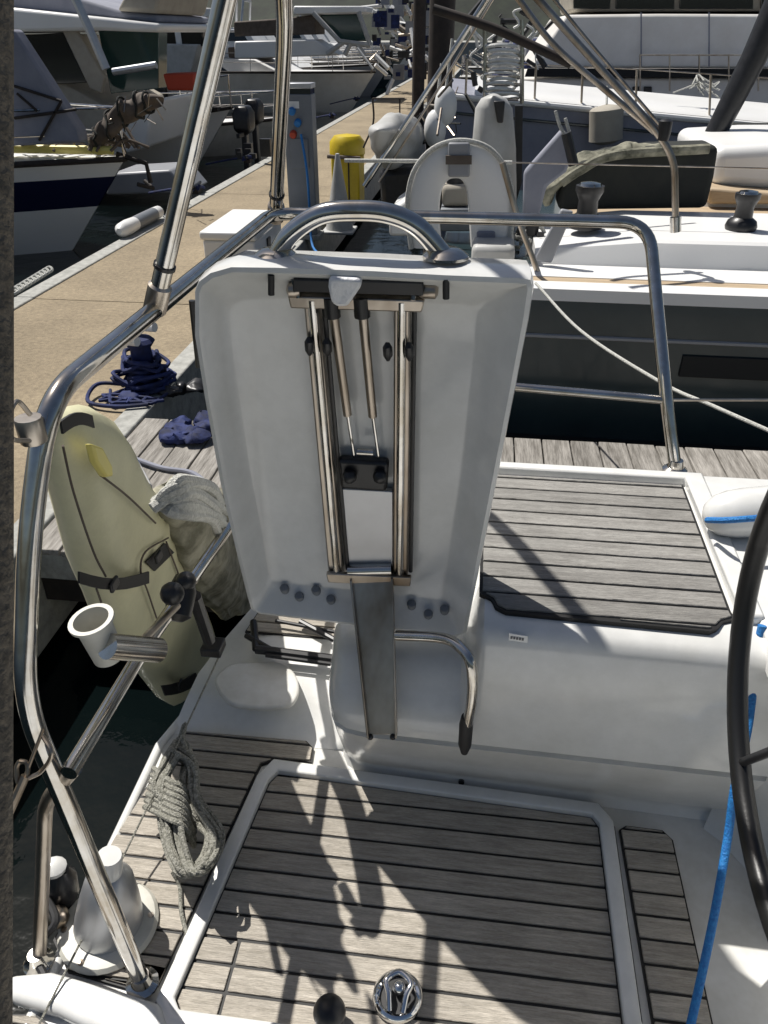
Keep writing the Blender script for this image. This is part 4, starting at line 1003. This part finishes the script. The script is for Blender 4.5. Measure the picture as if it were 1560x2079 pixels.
for i in range(40):
    t_ = i / 39; c_ = at(180 + 150 * t_, 300 - 95 * t_ - 22 * math.sin(t_ * 3.1), Y=9.6); r = .13 * (math.sin(math.pi * min(1, t_ * .92 + .05)) ** .6)
    rows.append([c_ + V((0, math.cos(q * .524) * r, math.sin(q * .524) * r)) + noise.noise_vector(c_ * 7 + V((0, math.cos(q * .524), math.sin(q * .524)))) * .07 for q in range(12)])
MB().loft(rows, True, True).build('cloth', 'brown', fs, smooth=180, sub=1)
mb = MB()
for k in range(5):
    i = 5 + k * 7; mb.tube(spline([p + (p - sum(rows[i], V()) / 12) * .12 for p in rows[i]] + [rows[i][0]], 2), .014, 6)
mb.build('lashing', 'canvas_blk', fs, kind='stuff')
clutter('quay_gear', 'dark heap of buckets and hoses at the kerb left of the grey pedestal', 'gear', (472, 306, 535, 330), (13.2, 14.0), 9, 12, (('buckets', 'black', 0, 'b'),))
clutter('pushpit_gear', 'heap of lines, cloths and clips on the stern rail left of the hanging white fender', 'boat gear', (860, 190, 950, 300), (7.2, 8.4), 14, 15, (('dark_lines', 'canvas_blk', 1.6, 't'), ('tubes', 'steel_b', 1.8, 't')))
clutter('cockpit_bits', 'small fittings and rope ends on the navy yacht stern right of the lifebuoy', 'boat gear', (1040, 462, 1090, 500), (4.9, 5.2), 10, 18, (('rope_ends', 'rope_white', 4, 'c'), ('fittings', 'black', 0, 'b')))
tag(pxprism(MB(), [(225, 352), (345, 345), (385, 392), (215, 396)], 11.4, .9).build('floating_platform', 'greyhull', None, bevel=.03), 'low grey floating platform between the striped bow and the kerb', 'platform')
def outboard(x, y_, lab):
    t = thing('outboard_motor', lab, 'outboard', (x, y_, wl), 'outboard motors beside the jetty')
    MB().loft([[V((x + dx * s, y_ + dy * s, z)) for dx, dy in ((-.14, -.2), (.14, -.2), (.17, 0), (.14, .2), (-.14, .2), (-.17, 0))] for z, s in ((-.02, .6), (.05, 1), (.3, 1.05), (.42, .7))], True, True).build('cowling', 'black', t, bevel=.03)
    MB().box((x - .05, y_ - .1, -.95), (x + .05, y_ + .08, -.02)).build('leg', 'black', t, bevel=.02)
    MB().box((x - .03, y_ - .45, -.05), (x + .03, y_ - .15, .02)).build('tiller', 'rubber', t, bevel=.01)
for x, y_, lab in ((-4.25, 14.6, 'black outboard motor nearest the jetty beside the small motor boat'), (-4.5, 16.2, 'black outboard motor just beyond, next to the cabin cruiser hull')):
    outboard(x, y_, lab)
# small gear along the kerb: cleats with dark rope
def kerb_cleat(px_, lab):
    p = at(*px_, Z=jz + .012); t = thing('kerb_cleat', lab, 'cleat', p, 'cleats on the left kerb of the jetty')
    MB().box(p + V((-.05, -.09, 0)), p + V((.05, .09, .06))).build('base', 'dark', t, bevel=.01)
    MB().tube([p + V((0, -.18, .11)), p + V((0, -.1, .09)), p + V((0, .1, .09)), p + V((0, .18, .11))], [.02, .03, .03, .02], 10).build('horns', 'black', t)
    mb = MB(); random.seed(int(px_[0]))
    for k in range(4): mb.tube(spline([p + V((random.uniform(-.1, .1), -.12, .05 + .02 * k)), p + V((.06, 0, .08)), p + V((random.uniform(-.1, .1), .12, .05))], 4), .02, 7)
    mb.tube(spline([p + V((-.02, 0, .08)), p + V((-.4, .3, .0)), p + V((-1.0, .8, -.15))], 5), .016, 7)
    mb.build('rope', 'navy_cloth', t)
kerb_cleat((400, 392), 'nearest kerb cleat wrapped with dark rope, under the leaning pole')
kerb_cleat((505, 330), 'kerb cleat with dark rope left of the grey pedestal')
kerb_cleat((675, 240), 'kerb cleat with rope right of the grey pedestal')
kerb_cleat((725, 205), 'farthest kerb cleat on the left edge of the jetty')
# chain hanging at lower left kerb
mb = MB(); a_, b_ = at(30, 590, Z=jz + .03), at(98, 548, Z=jz + .03)
for k in range(10):
    p = a_.lerp(b_, k / 9); mb.tube(spline([p + V((-.04, 0, 0)), p + V((0, .03, .02)), p + V((.04, 0, 0)), p + V((0, -.03, -.02)), p + V((-.04, 0, 0))], 3), .012, 6)
tag(mb.build('mooring_chain', 'rope_white'), 'pale mooring chain hanging over the left kerb near the covered backstay', 'chain')

# --- navy sailing yacht on the right beyond the finger
ny = thing('navy_yacht', 'dark navy sailing yacht with white deck lying beyond the finger pontoon', 'yacht', (3.5, 5.6, wl))
HY = 4.15; gz = at(1300, 585, Y=HY).z
rows = []
for i in range(14):
    x = -.25 + i * .75; s = math.sin(math.pi * min(1, (i + 4) / 14)) * .12; yy = HY - s + .05
    rows.append([V((x, yy + .12, wl - .3)), V((x, yy + .07, wl + .05)), V((x, yy + .03, -.35)), V((x, yy, .0)), V((x, yy - .005, gz - .06)), V((x, yy + .03, gz - .06)), V((x, yy + 3.3, gz - .06)), V((x, yy + 3.4, wl - .3))])
MB().loft(rows, True, True).build('hull', 'navy', ny, smooth=50)
# wave boot stripe and hull stripe
def on_hull(x, z, out=.006):
    i = (x + .25) / .75; s = math.sin(math.pi * min(1, (i + 4) / 14)) * .12; return V((x, HY - s + .05 - out + (.02 * max(0, -z) if z < 0 else 0), z))
zs = at(1300, 682, Y=HY).z
mb = MB(); mb.tube([on_hull(-.24 + k * .5, zs, .004) for k in range(18)], .012, 6); mb.build('hull_stripe', 'greyhull', ny)
mb = MB(); mb.loft([[on_hull(-.25 + k * .5, z, .010) + V((0, dy, 0)) for z, dy in ((-1.1, .14), (-.62, .0), (-.50, .0), (-.50, .05), (-1.1, .3))] for k in range(19)], True, True); mb.build('boot_top', 'antifoul', ny)
wz0, wz1 = at(1460, 772, Y=HY - .1).z, at(1460, 728, Y=HY - .1).z; wx = at(1385, 745, Y=HY - .1).x
mb = MB(); mb.loft([[on_hull(wx + k * .4, z, .014 if j < 2 else -.02) for j, z in enumerate((wz0, wz1, wz1, wz0))] for k in range(8)], True, True); mb.build('hull_window', 'antifoul', ny, bevel=.004)
# gunwale white, toe rail, teak side deck
mb = MB(); mb.loft([[on_hull(-.25 + k * .5, 0, o_) + V((0, 0, gz + dz)) for o_, dz in ((.012, -.062), (.014, .0), (-.02, .012), (-.09, .012), (-.09, -.062))] for k in range(19)], True, True); mb.build('gunwale', 'white', ny)
mb = MB(); mb.loft([[on_hull(-.2 + k * .5, 0, o_) + V((0, 0, gz + dz)) for o_, dz in ((-.092, -.06), (-.092, .004), (-.20, .004), (-.20, -.06))] for k in range(19)], True, True); mb.build('side_deck', 'teak_tan', ny)
mb = MB(); mb.loft([[on_hull(-.2 + k * .5, 0, o_) + V((0, 0, gz + dz)) for o_, dz in ((-.202, -.06), (-.202, .008), (-.46, .008), (-.46, -.06))] for k in range(19)], True, True); mb.build('deck_moulding', 'white', ny)
# coaming with a sloping shaded face
cY = HY + .40
zC = at(1300, 484, Y=cY + .12).z - gz; yF = at(1300, 424, Z=zC + gz).y - cY
prof = [(0, -.05), (.02, .02), (.075, zC * .9), (.10, zC), (yF - .06, zC), (yF, zC * .8), (yF + .02, -.05)]
xL = at(1085, 545, Y=cY).x
rows = []
for k in range(14):
    x = xL + k * .6; s = 1 if k else .55; rows.append([V((x + (0 if k else 0), cY + a_, gz + b_ * s)) for a_, b_ in prof])
MB().loft(rows, True, True).build('coaming', 'white', ny, smooth=18)
# far coaming + cockpit seats
rows = [[V((xL + .3 + k * .6, HY + 3.0 - yF + a_, gz + b_)) for a_, b_ in prof] for k in range(12)]
MB().loft(rows, True, True).build('coaming', 'white', ny, smooth=18)
MB().box((xL + .3, cY + yF + .03, gz - .055), (xL + 6, HY + 2.29, gz + .05)).build('cockpit_sole', 'teak_tan', ny)
MB().box((xL + 2.0, cY + yF + .1, gz + .052), (xL + 6, cY + yF + .5, gz + .12)).build('seat', 'white', ny, bevel=.03)
def winch(par, p, s=1.0):
    wch = MB().lathe(p, (0, 0, 1), [(.085 * s, 0), (.09 * s, .02 * s), (.08 * s, .05 * s), (.052 * s, .07 * s), (.048 * s, .13 * s), (.062 * s, .16 * s), (.07 * s, .175 * s), (.07 * s, .20 * s)], 24).build('winch', 'black', par)
    MB().lathe(p + V((0, 0, .2 * s)), (0, 0, 1), [(.055 * s, 0), (.05 * s, .012 * s), (.015 * s, .018 * s)], 20).build('winch_cap', 'steel', wch)
p = at(1503, 466, Z=gz + zC); winch(ny, p, (at(1503, 392, Y=p.y).z - p.z) / .2)
p = at(1188, 462, Z=gz + zC); winch(ny, p, (at(1188, 372, Y=p.y).z - p.z) / .21)
# black sprayhood folded with olive crumpled top
sh = pxprism(MB(), [(1132, 428), (1140, 372), (1172, 332), (1240, 312), (1330, 300), (1462, 296), (1452, 360), (1436, 424)], 5.5, .35).build('sprayhood', 'canvas_blk', ny, bevel=.04, seg=3)
mb = MB(); rows = []
for i in range(41):
    t_ = i / 40; x = 1100 + 250 * t_; y_ = interp([(0, 392), (0, 350), (0, 326), (0, 312), (0, 303), (0, 298)])(t_)[1]; row = []
    for k in range(12):
        a_ = 2 * math.pi * k / 12; r = .040 + .05 * max(0, 1 - t_ * 2.2); p = at(x, y_, Y=5.62) + V((0, math.cos(a_) * r * 2.2, math.sin(a_) * r)); row.append(p + noise.noise_vector(p * 9) * .04 + noise.noise_vector(p * 22) * .035)
    rows.append(row)
mb.loft(rows, True, True); mb.build('rolled_canvas', 'canvas_ol', ny, smooth=180, sub=1)
MB().tube(spline([at(1140, 372, Y=5.48), at(1180, 345, Y=5.48), at(1250, 315, Y=5.48), at(1440, 302, Y=5.48)], 6), .03, 8).build('canvas_hem', 'canvas_ol', ny)
# white curved coachroof on the far right
mb = pxprism(MB(), [(1452, 300), (1600, 292), (1700, 292), (1700, 395), (1560, 388), (1446, 380)], 6.3, 1.4); mb.build('coachroof', 'white', ny, bevel=.08, seg=4)
pxprism(MB(), [(1440, 382), (1560, 392), (1700, 400), (1700, 415), (1440, 415)], 6.1, .5).build('teak_step', 'teak_tan', ny, bevel=.02)
# stern: white quarter panels and low steps
MB().box((-.05, HY + .3, gz + .01), (xL - .12, HY + 2.8, gz + .12)).build('stern_bench', 'white_d', ny, bevel=.03)
pxprism(MB(), [(1085, 530), (1140, 425), (1165, 430), (1120, 535)], cY - .05, .04).build('quarter_panel', 'greyhull', ny, bevel=.01)
# its stern rail tubes
def ptube(pts, Y, r, par, name='rail', m='steel', seg=10, sp_=False):
    P = [at(x, y, Y=(Y if not hasattr(Y, '__len__') else Y[i])) for i, (x, y) in enumerate(pts)]
    return MB().tube(fillet(P, .12, 5) if not sp_ else spline(P, 6), r, seg).build(name, m, par)
ptube([(1076, -20), (1330, 262), (1370, 322), (1372, 440)], 4.55, .018, ny, 'stern_arch', 'steel_b')
ptube([(1040, -20), (1120, 90), (1330, 268)], 4.7, .016, ny, 'stern_arch', 'steel_b')
ptube([(1110, -20), (1200, 90), (1350, 265)], 5.3, .010, ny, 'backstay', 'steel_b')
MB().lathe(at(1348, 272, Y=4.55), (0, 0, 1), [(.03, -.03), (.035, 0), (.035, .06), (.02, .07)], 12).build('stern_light', 'black', ny)
ptube([(880, 18), (1000, 55), (1160, 130)], 5.0, .024, ny, 'boom_end', 'dark')
ptube([(1372, 440), (1372, 470)], 4.55, .03, ny, 'rail_base', 'steel')
ptube([(700, 326), (848, 327), (1040, 330)], 5.3, .012, ny, 'guard_wire', 'rope_white')
ptube([(1040, 330), (1560, 342), (1660, 345)], 5.0, .004, ny, 'guard_wire', 'steel_b')
for a_, b_ in (((1000, -20), (900, 135)), ((900, 135), (740, 378))):
    ptube([a_, b_], 5.6, .017, ny, 'davit_tube', 'steel')
ptube([(1012, -20), (910, 150), (770, 370)], 5.75, .008, ny, 'davit_tube', 'steel_b')
ptube([(1020, 330), (1050, 440), (1095, 560)], 4.4, .016, ny, 'stern_stay', 'steel_b')
# horseshoe buoys at its stern
def horseshoe(px_out, px_in, Y, th, lab, grp=None):
    t = thing('horseshoe_buoy', lab, 'lifebuoy', at(px_out[0][0], px_out[0][1], Y=Y), grp); n = len(px_out)
    O = [at(x, y, Y=Y) for x, y in px_out]; I = [at(x, y, Y=Y) for x, y in px_in]
    rows = []
    for o_, i_ in zip(spline(O, 5), spline(I, 5)):
        c_ = (o_ + i_) / 2; h = (o_ - i_) / 2; row = []
        for k in range(12):
            a_ = 2 * math.pi * k / 12; ca, sa = math.cos(a_), math.sin(a_)
            row.append(c_ + h * (abs(ca) ** .6 * (1 if ca > 0 else -1)) + V((0, abs(sa) ** .6 * (1 if sa > 0 else -1) * th, 0)))
        rows.append(row)
    MB().loft(rows, True, True).build('cover', 'white', t)
    return t, O, I
po = [(838, 500), (830, 420), (842, 350), (880, 302), (935, 285), (992, 300), (1028, 348), (1040, 420), (1032, 500)]
pi_ = [(898, 500), (893, 440), (896, 392), (908, 368), (922, 362), (938, 366), (948, 390), (952, 440), (956, 500)]
t, O, I = horseshoe(po, pi_, 4.75, .06, 'white horseshoe lifebuoy standing upright at the stern of the navy yacht')
MB().tube(spline([p + (p - sum(O, V()) / len(O)).normalized() * .005 + V((0, -.05, 0)) for p in O], 5), .014, 8).build('piping', 'rope_white', t)
pxprism(MB(), [(910, 290), (954, 290), (954, 360), (910, 360)], 4.66, .03).build('label_panel', 'greyhull', t, bevel=.01)
pxprism(MB(), [(905, 316), (958, 316), (958, 334), (905, 334)], 4.65, .02).build('strap', 'brown', t)
pxprism(MB(), [(968, 470), (1006, 470), (1006, 492), (968, 492)], 4.67, .02).build('emblem', 'sheet', t, bevel=.01)
# tall white fender hung behind
fd = thing('hanging_fender', 'tall off-white padded fender hanging behind the horseshoe lifebuoy with a black strap', 'fender', at(1000, 500, Y=6.0))
mb = MB(); rows = []
for yy, hw in ((192, 8), (200, 26), (220, 38), (300, 45), (380, 46), (480, 46)):
    c_ = at(1003, yy, Y=6.0); hw_ = (at(1003 + hw, yy, Y=6.0) - c_).x
    rows.append([c_ + V((hw_ * math.cos(2 * math.pi * k / 14), .12 * math.sin(2 * math.pi * k / 14), 0)) for k in range(14)])
mb.loft(rows, True, True).build('body', 'white_d', fd)
pxprism(MB(), [(1002, 205), (1026, 205), (1022, 250), (1010, 250)], 5.84, .05).build('black_strap', 'black', fd, bevel=.01)
tag(pxprism(MB(), [(1046, 215), (1062, 215), (1060, 370), (1046, 420)], 6.2, .1).build('dark_post', 'black'), 'thin black post just right of the tall hanging fender', 'post')
# tan crate with jugs seen through the buoy
cr = thing('jerry_can', 'pale fuel can with a black cap seen through the opening of the white lifebuoy', 'jerry can', at(925, 460, Y=5.4))
pxprism(MB(), [(898, 376), (952, 376), (954, 420), (896, 420)], 5.4, .2).build('can', 'beige', cr, bevel=.03)
pxprism(MB(), [(894, 424), (958, 424), (960, 470), (894, 470)], 5.35, .3).build('tray', 'post', cr, bevel=.01)
MB().lathe(at(925, 372, Y=5.5), (0, 0, 1), [(.06, -.03), (.06, .04), (.02, .05)], 12).build('cap', 'black', cr)
# grey padded panel with pennant cords
gp = thing('dodger_panel', 'grey canvas dodger panel leaning at the stern, right of the hanging fender', 'dodger', at(1100, 420, Y=5.2))
pxprism(MB(), [(1062, 440), (1064, 350), (1142, 262), (1170, 300), (1150, 350), (1110, 380), (1095, 440)], 5.2, .08).build('panel', 'sheet', gp, bevel=.02)
MB().tube(spline([at(1128, 225, Y=5.15), at(1140, 262, Y=5.15), at(1160, 285, Y=5.15), at(1148, 240, Y=5.15)], 5), .01, 6).build('cord', 'rope_white', gp)
MB().tube([at(1150, 270, Y=5.1), at(1165, 335, Y=5.1)], .03, 8).build('block', 'black', gp)

# mooring line from navy yacht to the right
tag(MB().tube(spline([at(1088, 575, Y=4.0), at(1180, 672, Y=3.5), at(1340, 775, Y=2.9), at(1450, 825, Y=2.6), at(1620, 900, Y=2.3)], 8), .007, 8).build('mooring_line', 'rope_white'), 'pale mooring line crossing in front of the navy hull', 'rope')
tag(MB().tube([at(1352, 812, Y=foot.y + .05), at(1620, 812, Y=foot.y + .3)], .004, 6).build('guard_wire', 'steel_b'), 'thin lifeline running right from the stern rail post', 'wire')

# --- second yacht, grey-blue in shade, white deck
g2 = thing('grey_yacht', 'grey white sailing yacht whose hull shows above the black sprayhood', 'yacht', (4.5, 10.5, wl))
gY = 9.2
rows = []
def g2z(x):
    a_, b_ = at(920, 198, Y=gY), at(1450, 248, Y=gY); return a_.z + (x - a_.x) * (b_.z - a_.z) / (b_.x - a_.x)
x0 = at(905, 200, Y=gY).x
for i in range(14):
    x = x0 + i * .8; z = g2z(x); rows.append([V((x, gY + .15, wl - .2)), V((x, gY, -.3)), V((x, gY - .03, z - .03)), V((x, gY - .02, z)), V((x, gY + .3, z + .03)), V((x, gY + 1.6, z + .10)), V((x, gY + 3.0, z + .03)), V((x, gY + 3.2, wl - .2))])
mb = MB(); mb.loft(rows, True, True); mb.build('hull', 'sheet', g2, smooth=50)
mb = MB(); mb.tube([V((x0 + i * .8, gY - .035, g2z(x0 + i * .8) + .012)) for i in range(14)], .03, 8); mb.build('rubbing_strake', 'white', g2)
mb = MB(); mb.tube([V((x0 + i * .8, gY - .04, g2z(x0 + i * .8) - .14)) for i in range(14)], .014, 6); mb.build('hull_stripe', 'navy', g2)
mb = MB(); mb.loft([[V((x0 + .3 + i * .8, gY + .02 + dy, g2z(x0 + i * .8) + dz)) for dy, dz in ((.0, .02), (.05, .05), (.6, .09), (1.6, .12), (2.4, .06), (2.4, .02))] for i in range(13)], True, True); mb.build('deck', 'white', g2)
pxprism(MB(), [(1470, 250), (1700, 255), (1700, 300), (1450, 296)], 8.9, .15).build('dark_fender_skirt', 'canvas_blk', g2, bevel=.02)
for x in (945, 1085, 1180, 1290, 1440):
    ptube([(x, 205 + (x - 945) * .08), (x + 4, 120 + (x - 945) * .06)], gY + .05, .012, g2, 'stanchion', 'steel_b')
ptube([(945, 125), (1290, 140), (1560, 158)], gY + .05, .006, g2, 'guard_wire', 'steel_b')
mb = MB(); random.seed(9)
for k in range(8):
    x, y_ = random.uniform(1400, 1470), random.uniform(160, 200); mb.tube(spline([at(x, y_, Y=gY + .4), at(x + random.uniform(-25, 25), y_ - 12, Y=gY + .5), at(x + random.uniform(-40, 40), y_ + 8, Y=gY + .4)], 4), .008, 6)
mb.build('deck_ropes', 'rope_white', g2, kind='stuff')
# fender on its side
gf = thing('hanging_fender', 'worn grey cylinder fender hanging on the grey yacht hull', 'fender', at(1232, 290, Y=gY - .2))
a_, b_ = at(1232, 212, Y=gY - .2), at(1230, 292, Y=gY - .2)
MB().tube([a_, a_.lerp(b_, .06), a_.lerp(b_, .12), a_.lerp(b_, .9), b_], [.02, .14, .17, .17, .08], 16).build('body', 'beige', gf)
MB().tube([a_, a_ + V((0, .15, .15))], .012, 6).build('line', 'rope_white', gf)

# --- big boat behind: long grey topsides with black band
bb = thing('large_yacht', 'large grey motor yacht with a black band, upper right background', 'motor yacht', at(1330, 200, Y=14.5))
pxprism(MB(), [(1150, 30), (1340, 28), (1800, 30), (1800, 140), (1078, 138), (1110, 90)], 14.2, 4.0).build('topsides', 'topside', bb, bevel=.04)
pxprism(MB(), [(1072, 139), (1800, 141), (1800, 158), (1066, 156)], 14.1, .12).build('rubbing_band', 'antifoul', bb)
pxprism(MB(), [(1060, 158), (1800, 160), (1800, 330), (1040, 330)], 14.25, 4.0).build('hull', 'topside', bb, bevel=.04)
pxprism(MB(), [(1160, -60), (1800, -60), (1800, 22), (1165, 24)], 14.9, 3.0).build('saloon', 'beige', bb, bevel=.05)
for x0_, x1_ in ((1165, 1240), (1250, 1370), (1380, 1530), (1545, 1700)):
    pxprism(MB(), [(x0_, -50), (x1_, -50), (x1_, 18), (x0_, 18)], 14.82, .05).build('window', 'glass', bb, bevel=.01)
for x in (1285, 1308): pxprism(MB(), [(x, 176), (x + 16, 176), (x + 16, 190), (x, 190)], 14.2, .05).build('vent', 'black', bb, bevel=.01)
for x in (1302, 1440): MB().tube([at(x, 25, Y=14.1), at(x, 135, Y=14.1)], .012, 6).build('side_seam', 'sheet', bb)
mb = MB()
for k in range(6): mb.tube([at(1300 + k * 60, 110, Y=13.9), at(1300 + k * 60, 185, Y=13.9)], .012, 6)
mb.tube([at(1300, 112, Y=13.9), at(1620, 112, Y=13.9)], .01, 6); mb.build('side_rail', 'steel_b', bb)

# dark spar crossing the upper right corner
tag(MB().tube([at(1600, -40, Y=7.3), at(1530, 120, Y=7.3), at(1440, 296, Y=7.3)], [.105, .10, .085], 14).build('dark_spar', 'black'), 'thick black spar leaning across the upper right corner', 'spar')

# --- cluster of sterns and rigging in the centre top
random.seed(33)
cl_ = thing('stern_tackle', 'heap of bright white coiled lines and fittings hung on a stern rail, top centre right', 'rope coils', at(1030, 210, Y=8.4))
mb = MB()
for k in range(11):      # hose coils stacked on the rail
    cx, cy = 1018 + random.uniform(-6, 6), 100 + k * 9.5; rx, ry = random.uniform(26, 40), random.uniform(6, 10); a0 = random.uniform(0, 6)
    mb.tube(spline([at(cx + rx * math.cos(a0 + q * .7), cy + ry * math.sin(a0 + q * .7), Y=8.4 + .2 * math.sin(a0 + q * .7)) for q in range(10)], 4), random.choice((.010, .014, .017)), 7)
for k in range(14):      # draped lines above it
    x, y_ = random.uniform(965, 1085), random.uniform(5, 90); P = [at(x, y_, Y=8.5)]
    for q in range(3): x += random.uniform(-22, 22); y_ += random.uniform(8, 26); P.append(at(x, y_, Y=8.5))
    mb.tube(spline(P, 4), random.choice((.006, .010, .014)), 6)
mb.build('coils', 'gel', cl_, kind='stuff')
mb = MB()
for k in range(7): mb.tube([at(975 + k * 2, 110 + k * 15, Y=8.3), at(1065 - k * 2, 112 + k * 15, Y=8.3)], .014, 6)
mb.tube([at(985, 60, Y=8.3), at(985, 210, Y=8.3)], .02, 8); mb.tube([at(1060, 40, Y=8.3), at(1060, 210, Y=8.3)], .02, 8)
mb.build('folding_ladder', 'steel', cl_)
mb = MB()
for k in range(16):
    x, y_ = random.uniform(950, 1110), random.uniform(20, 180); mb.tube([at(x, y_, Y=8.7), at(x + random.uniform(-40, 40), y_ + random.uniform(-50, 50), Y=8.7)], random.uniform(.01, .03), 6)
mb.build('fittings', 'black', cl_, kind='stuff')
# dark pile / posts
for x, wd, y1_, Y_, lab in ((888, 20, 330, 9.5, 'dark wooden pile at the jetty edge, top centre'), (850, 10, 150, 20, 'slim dark pile farther down the jetty')):
    a_ = at(x, y1_, Y=Y_); tag(MB().tube([V((a_.x, a_.y, wl - .2)), V((a_.x, a_.y, 3.2))], wd * Y_ / 1560 * 1.1, 12).build('mooring_pile', 'dark'), lab, 'pile')
# small white sailboat sterns on right side of jetty, receding
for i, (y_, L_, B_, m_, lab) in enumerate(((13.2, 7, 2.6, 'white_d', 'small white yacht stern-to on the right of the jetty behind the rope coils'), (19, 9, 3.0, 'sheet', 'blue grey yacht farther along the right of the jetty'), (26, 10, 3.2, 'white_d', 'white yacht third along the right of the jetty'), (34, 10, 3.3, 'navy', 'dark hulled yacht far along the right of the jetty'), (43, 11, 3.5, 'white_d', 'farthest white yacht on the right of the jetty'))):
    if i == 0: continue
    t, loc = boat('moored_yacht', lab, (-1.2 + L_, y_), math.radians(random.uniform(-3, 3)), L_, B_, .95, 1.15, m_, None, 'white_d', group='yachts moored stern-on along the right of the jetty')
    z0 = wl + 1.0
    hex_house(t, loc, 2.2, 6.5, 1.0, .4, z0, .2, 1.2, 'cabin', 'white')
    pane(t, loc, 2.2, 6.5, 1.0, z0, .4, .3, .8, .2, 1.2, .12, -1)
    hex_house(t, loc, 1.0, 2.6, 1.0, .9, z0 - .05, .3, .5, 'sprayhood', random.choice(('navy_cloth', 'canvas_blk', 'beige')))
    MB().tube([loc(5, 0, z0), loc(5, 0, z0 + 11)], .09, 10).build('mast', 'alu', t)
    MB().tube([loc(4.9, 0, z0 + 1.1), loc(1.6, 0, z0 + 1.0)], .14, 8).build('boom', random.choice(('navy_cloth', 'sheet')), t)
    mb = MB()
    for s in (-1, 1):
        mb.tube(fillet([loc(1.5, s * 1.2, z0), loc(.1, s * 1.1, z0 + .65), loc(.1, s * .3, z0 + .65)], .15, 4), .02, 6); mb.tube([loc(.1, s * .3, z0 + .65), loc(.1, s * .3, z0)], .016, 6); mb.tube([loc(.1, s * 1.1, z0 + .65), loc(.1, s * 1.1, z0)], .016, 6)
    mb.build('stern_rail', 'steel', t)
# bulky wrapped bundle hanging over the jetty (grey-white), with dark base
wb = thing('wrapped_outboard', 'bulky off-white cover over an outboard motor, hanging right of the yellow cabinet', 'outboard', at(810, 430, Y=6.6))
crumple(MB(), (interp([(795, 228), (768, 262), (770, 310), (785, 345)]), interp([(835, 236), (858, 270), (860, 310), (850, 352)])), at(812, 300, Y=6.6).x, .14, .04, 6, 14, 18).build('cover', 'white_d', wb, smooth=180, sub=1)
mb = pxprism(MB(), [(768, 345), (850, 340), (848, 395), (838, 430), (775, 430)], 6.55, .3); mb.build('engine_leg', 'black', wb, bevel=.05)
for p, lab in (((905, 215), 'round white fender hanging beside the dark wooden pile'), ((884, 262), 'second round white fender, below and left of the first')):
    c_ = at(*p, Y=7.6); t = thing('ball_fender', lab, 'fender', c_, 'white fenders by the dark pile')
    MB().ball(c_, .10, 9, (1, 1, 1.6)).build('ball', 'white', t); MB().tube([c_ + V((0, 0, .15)), c_ + V((.03, .1, .5))], .012, 6).build('line', 'rope_white', t)
# passerelle wedge, white, behind the handle
tag(pxprism(MB(), [(790, 430), (850, 388), (850, 480), (790, 480)], 5.0, .5).build('boarding_step', 'white', None, bevel=.02), 'white wedge-shaped boarding step left of the white horseshoe lifebuoy', 'step')
# thin antenna loop stays near the yellow cabinet
mb = MB(); mb.tube(spline([at(738, 300, Y=9.0), at(758, 250, Y=9.0), at(757, 200, Y=9.0)], 5), .010, 6); mb.tube([at(757, 200, Y=9.0), at(822, 200, Y=9.0)], .008, 6); mb.tube([at(812, 200, Y=9), at(812, 245, Y=9)], .008, 6)
tag(mb.build('mooring_line', 'dark'), 'thin dark mooring line looping behind the yellow cabinet', 'rope')
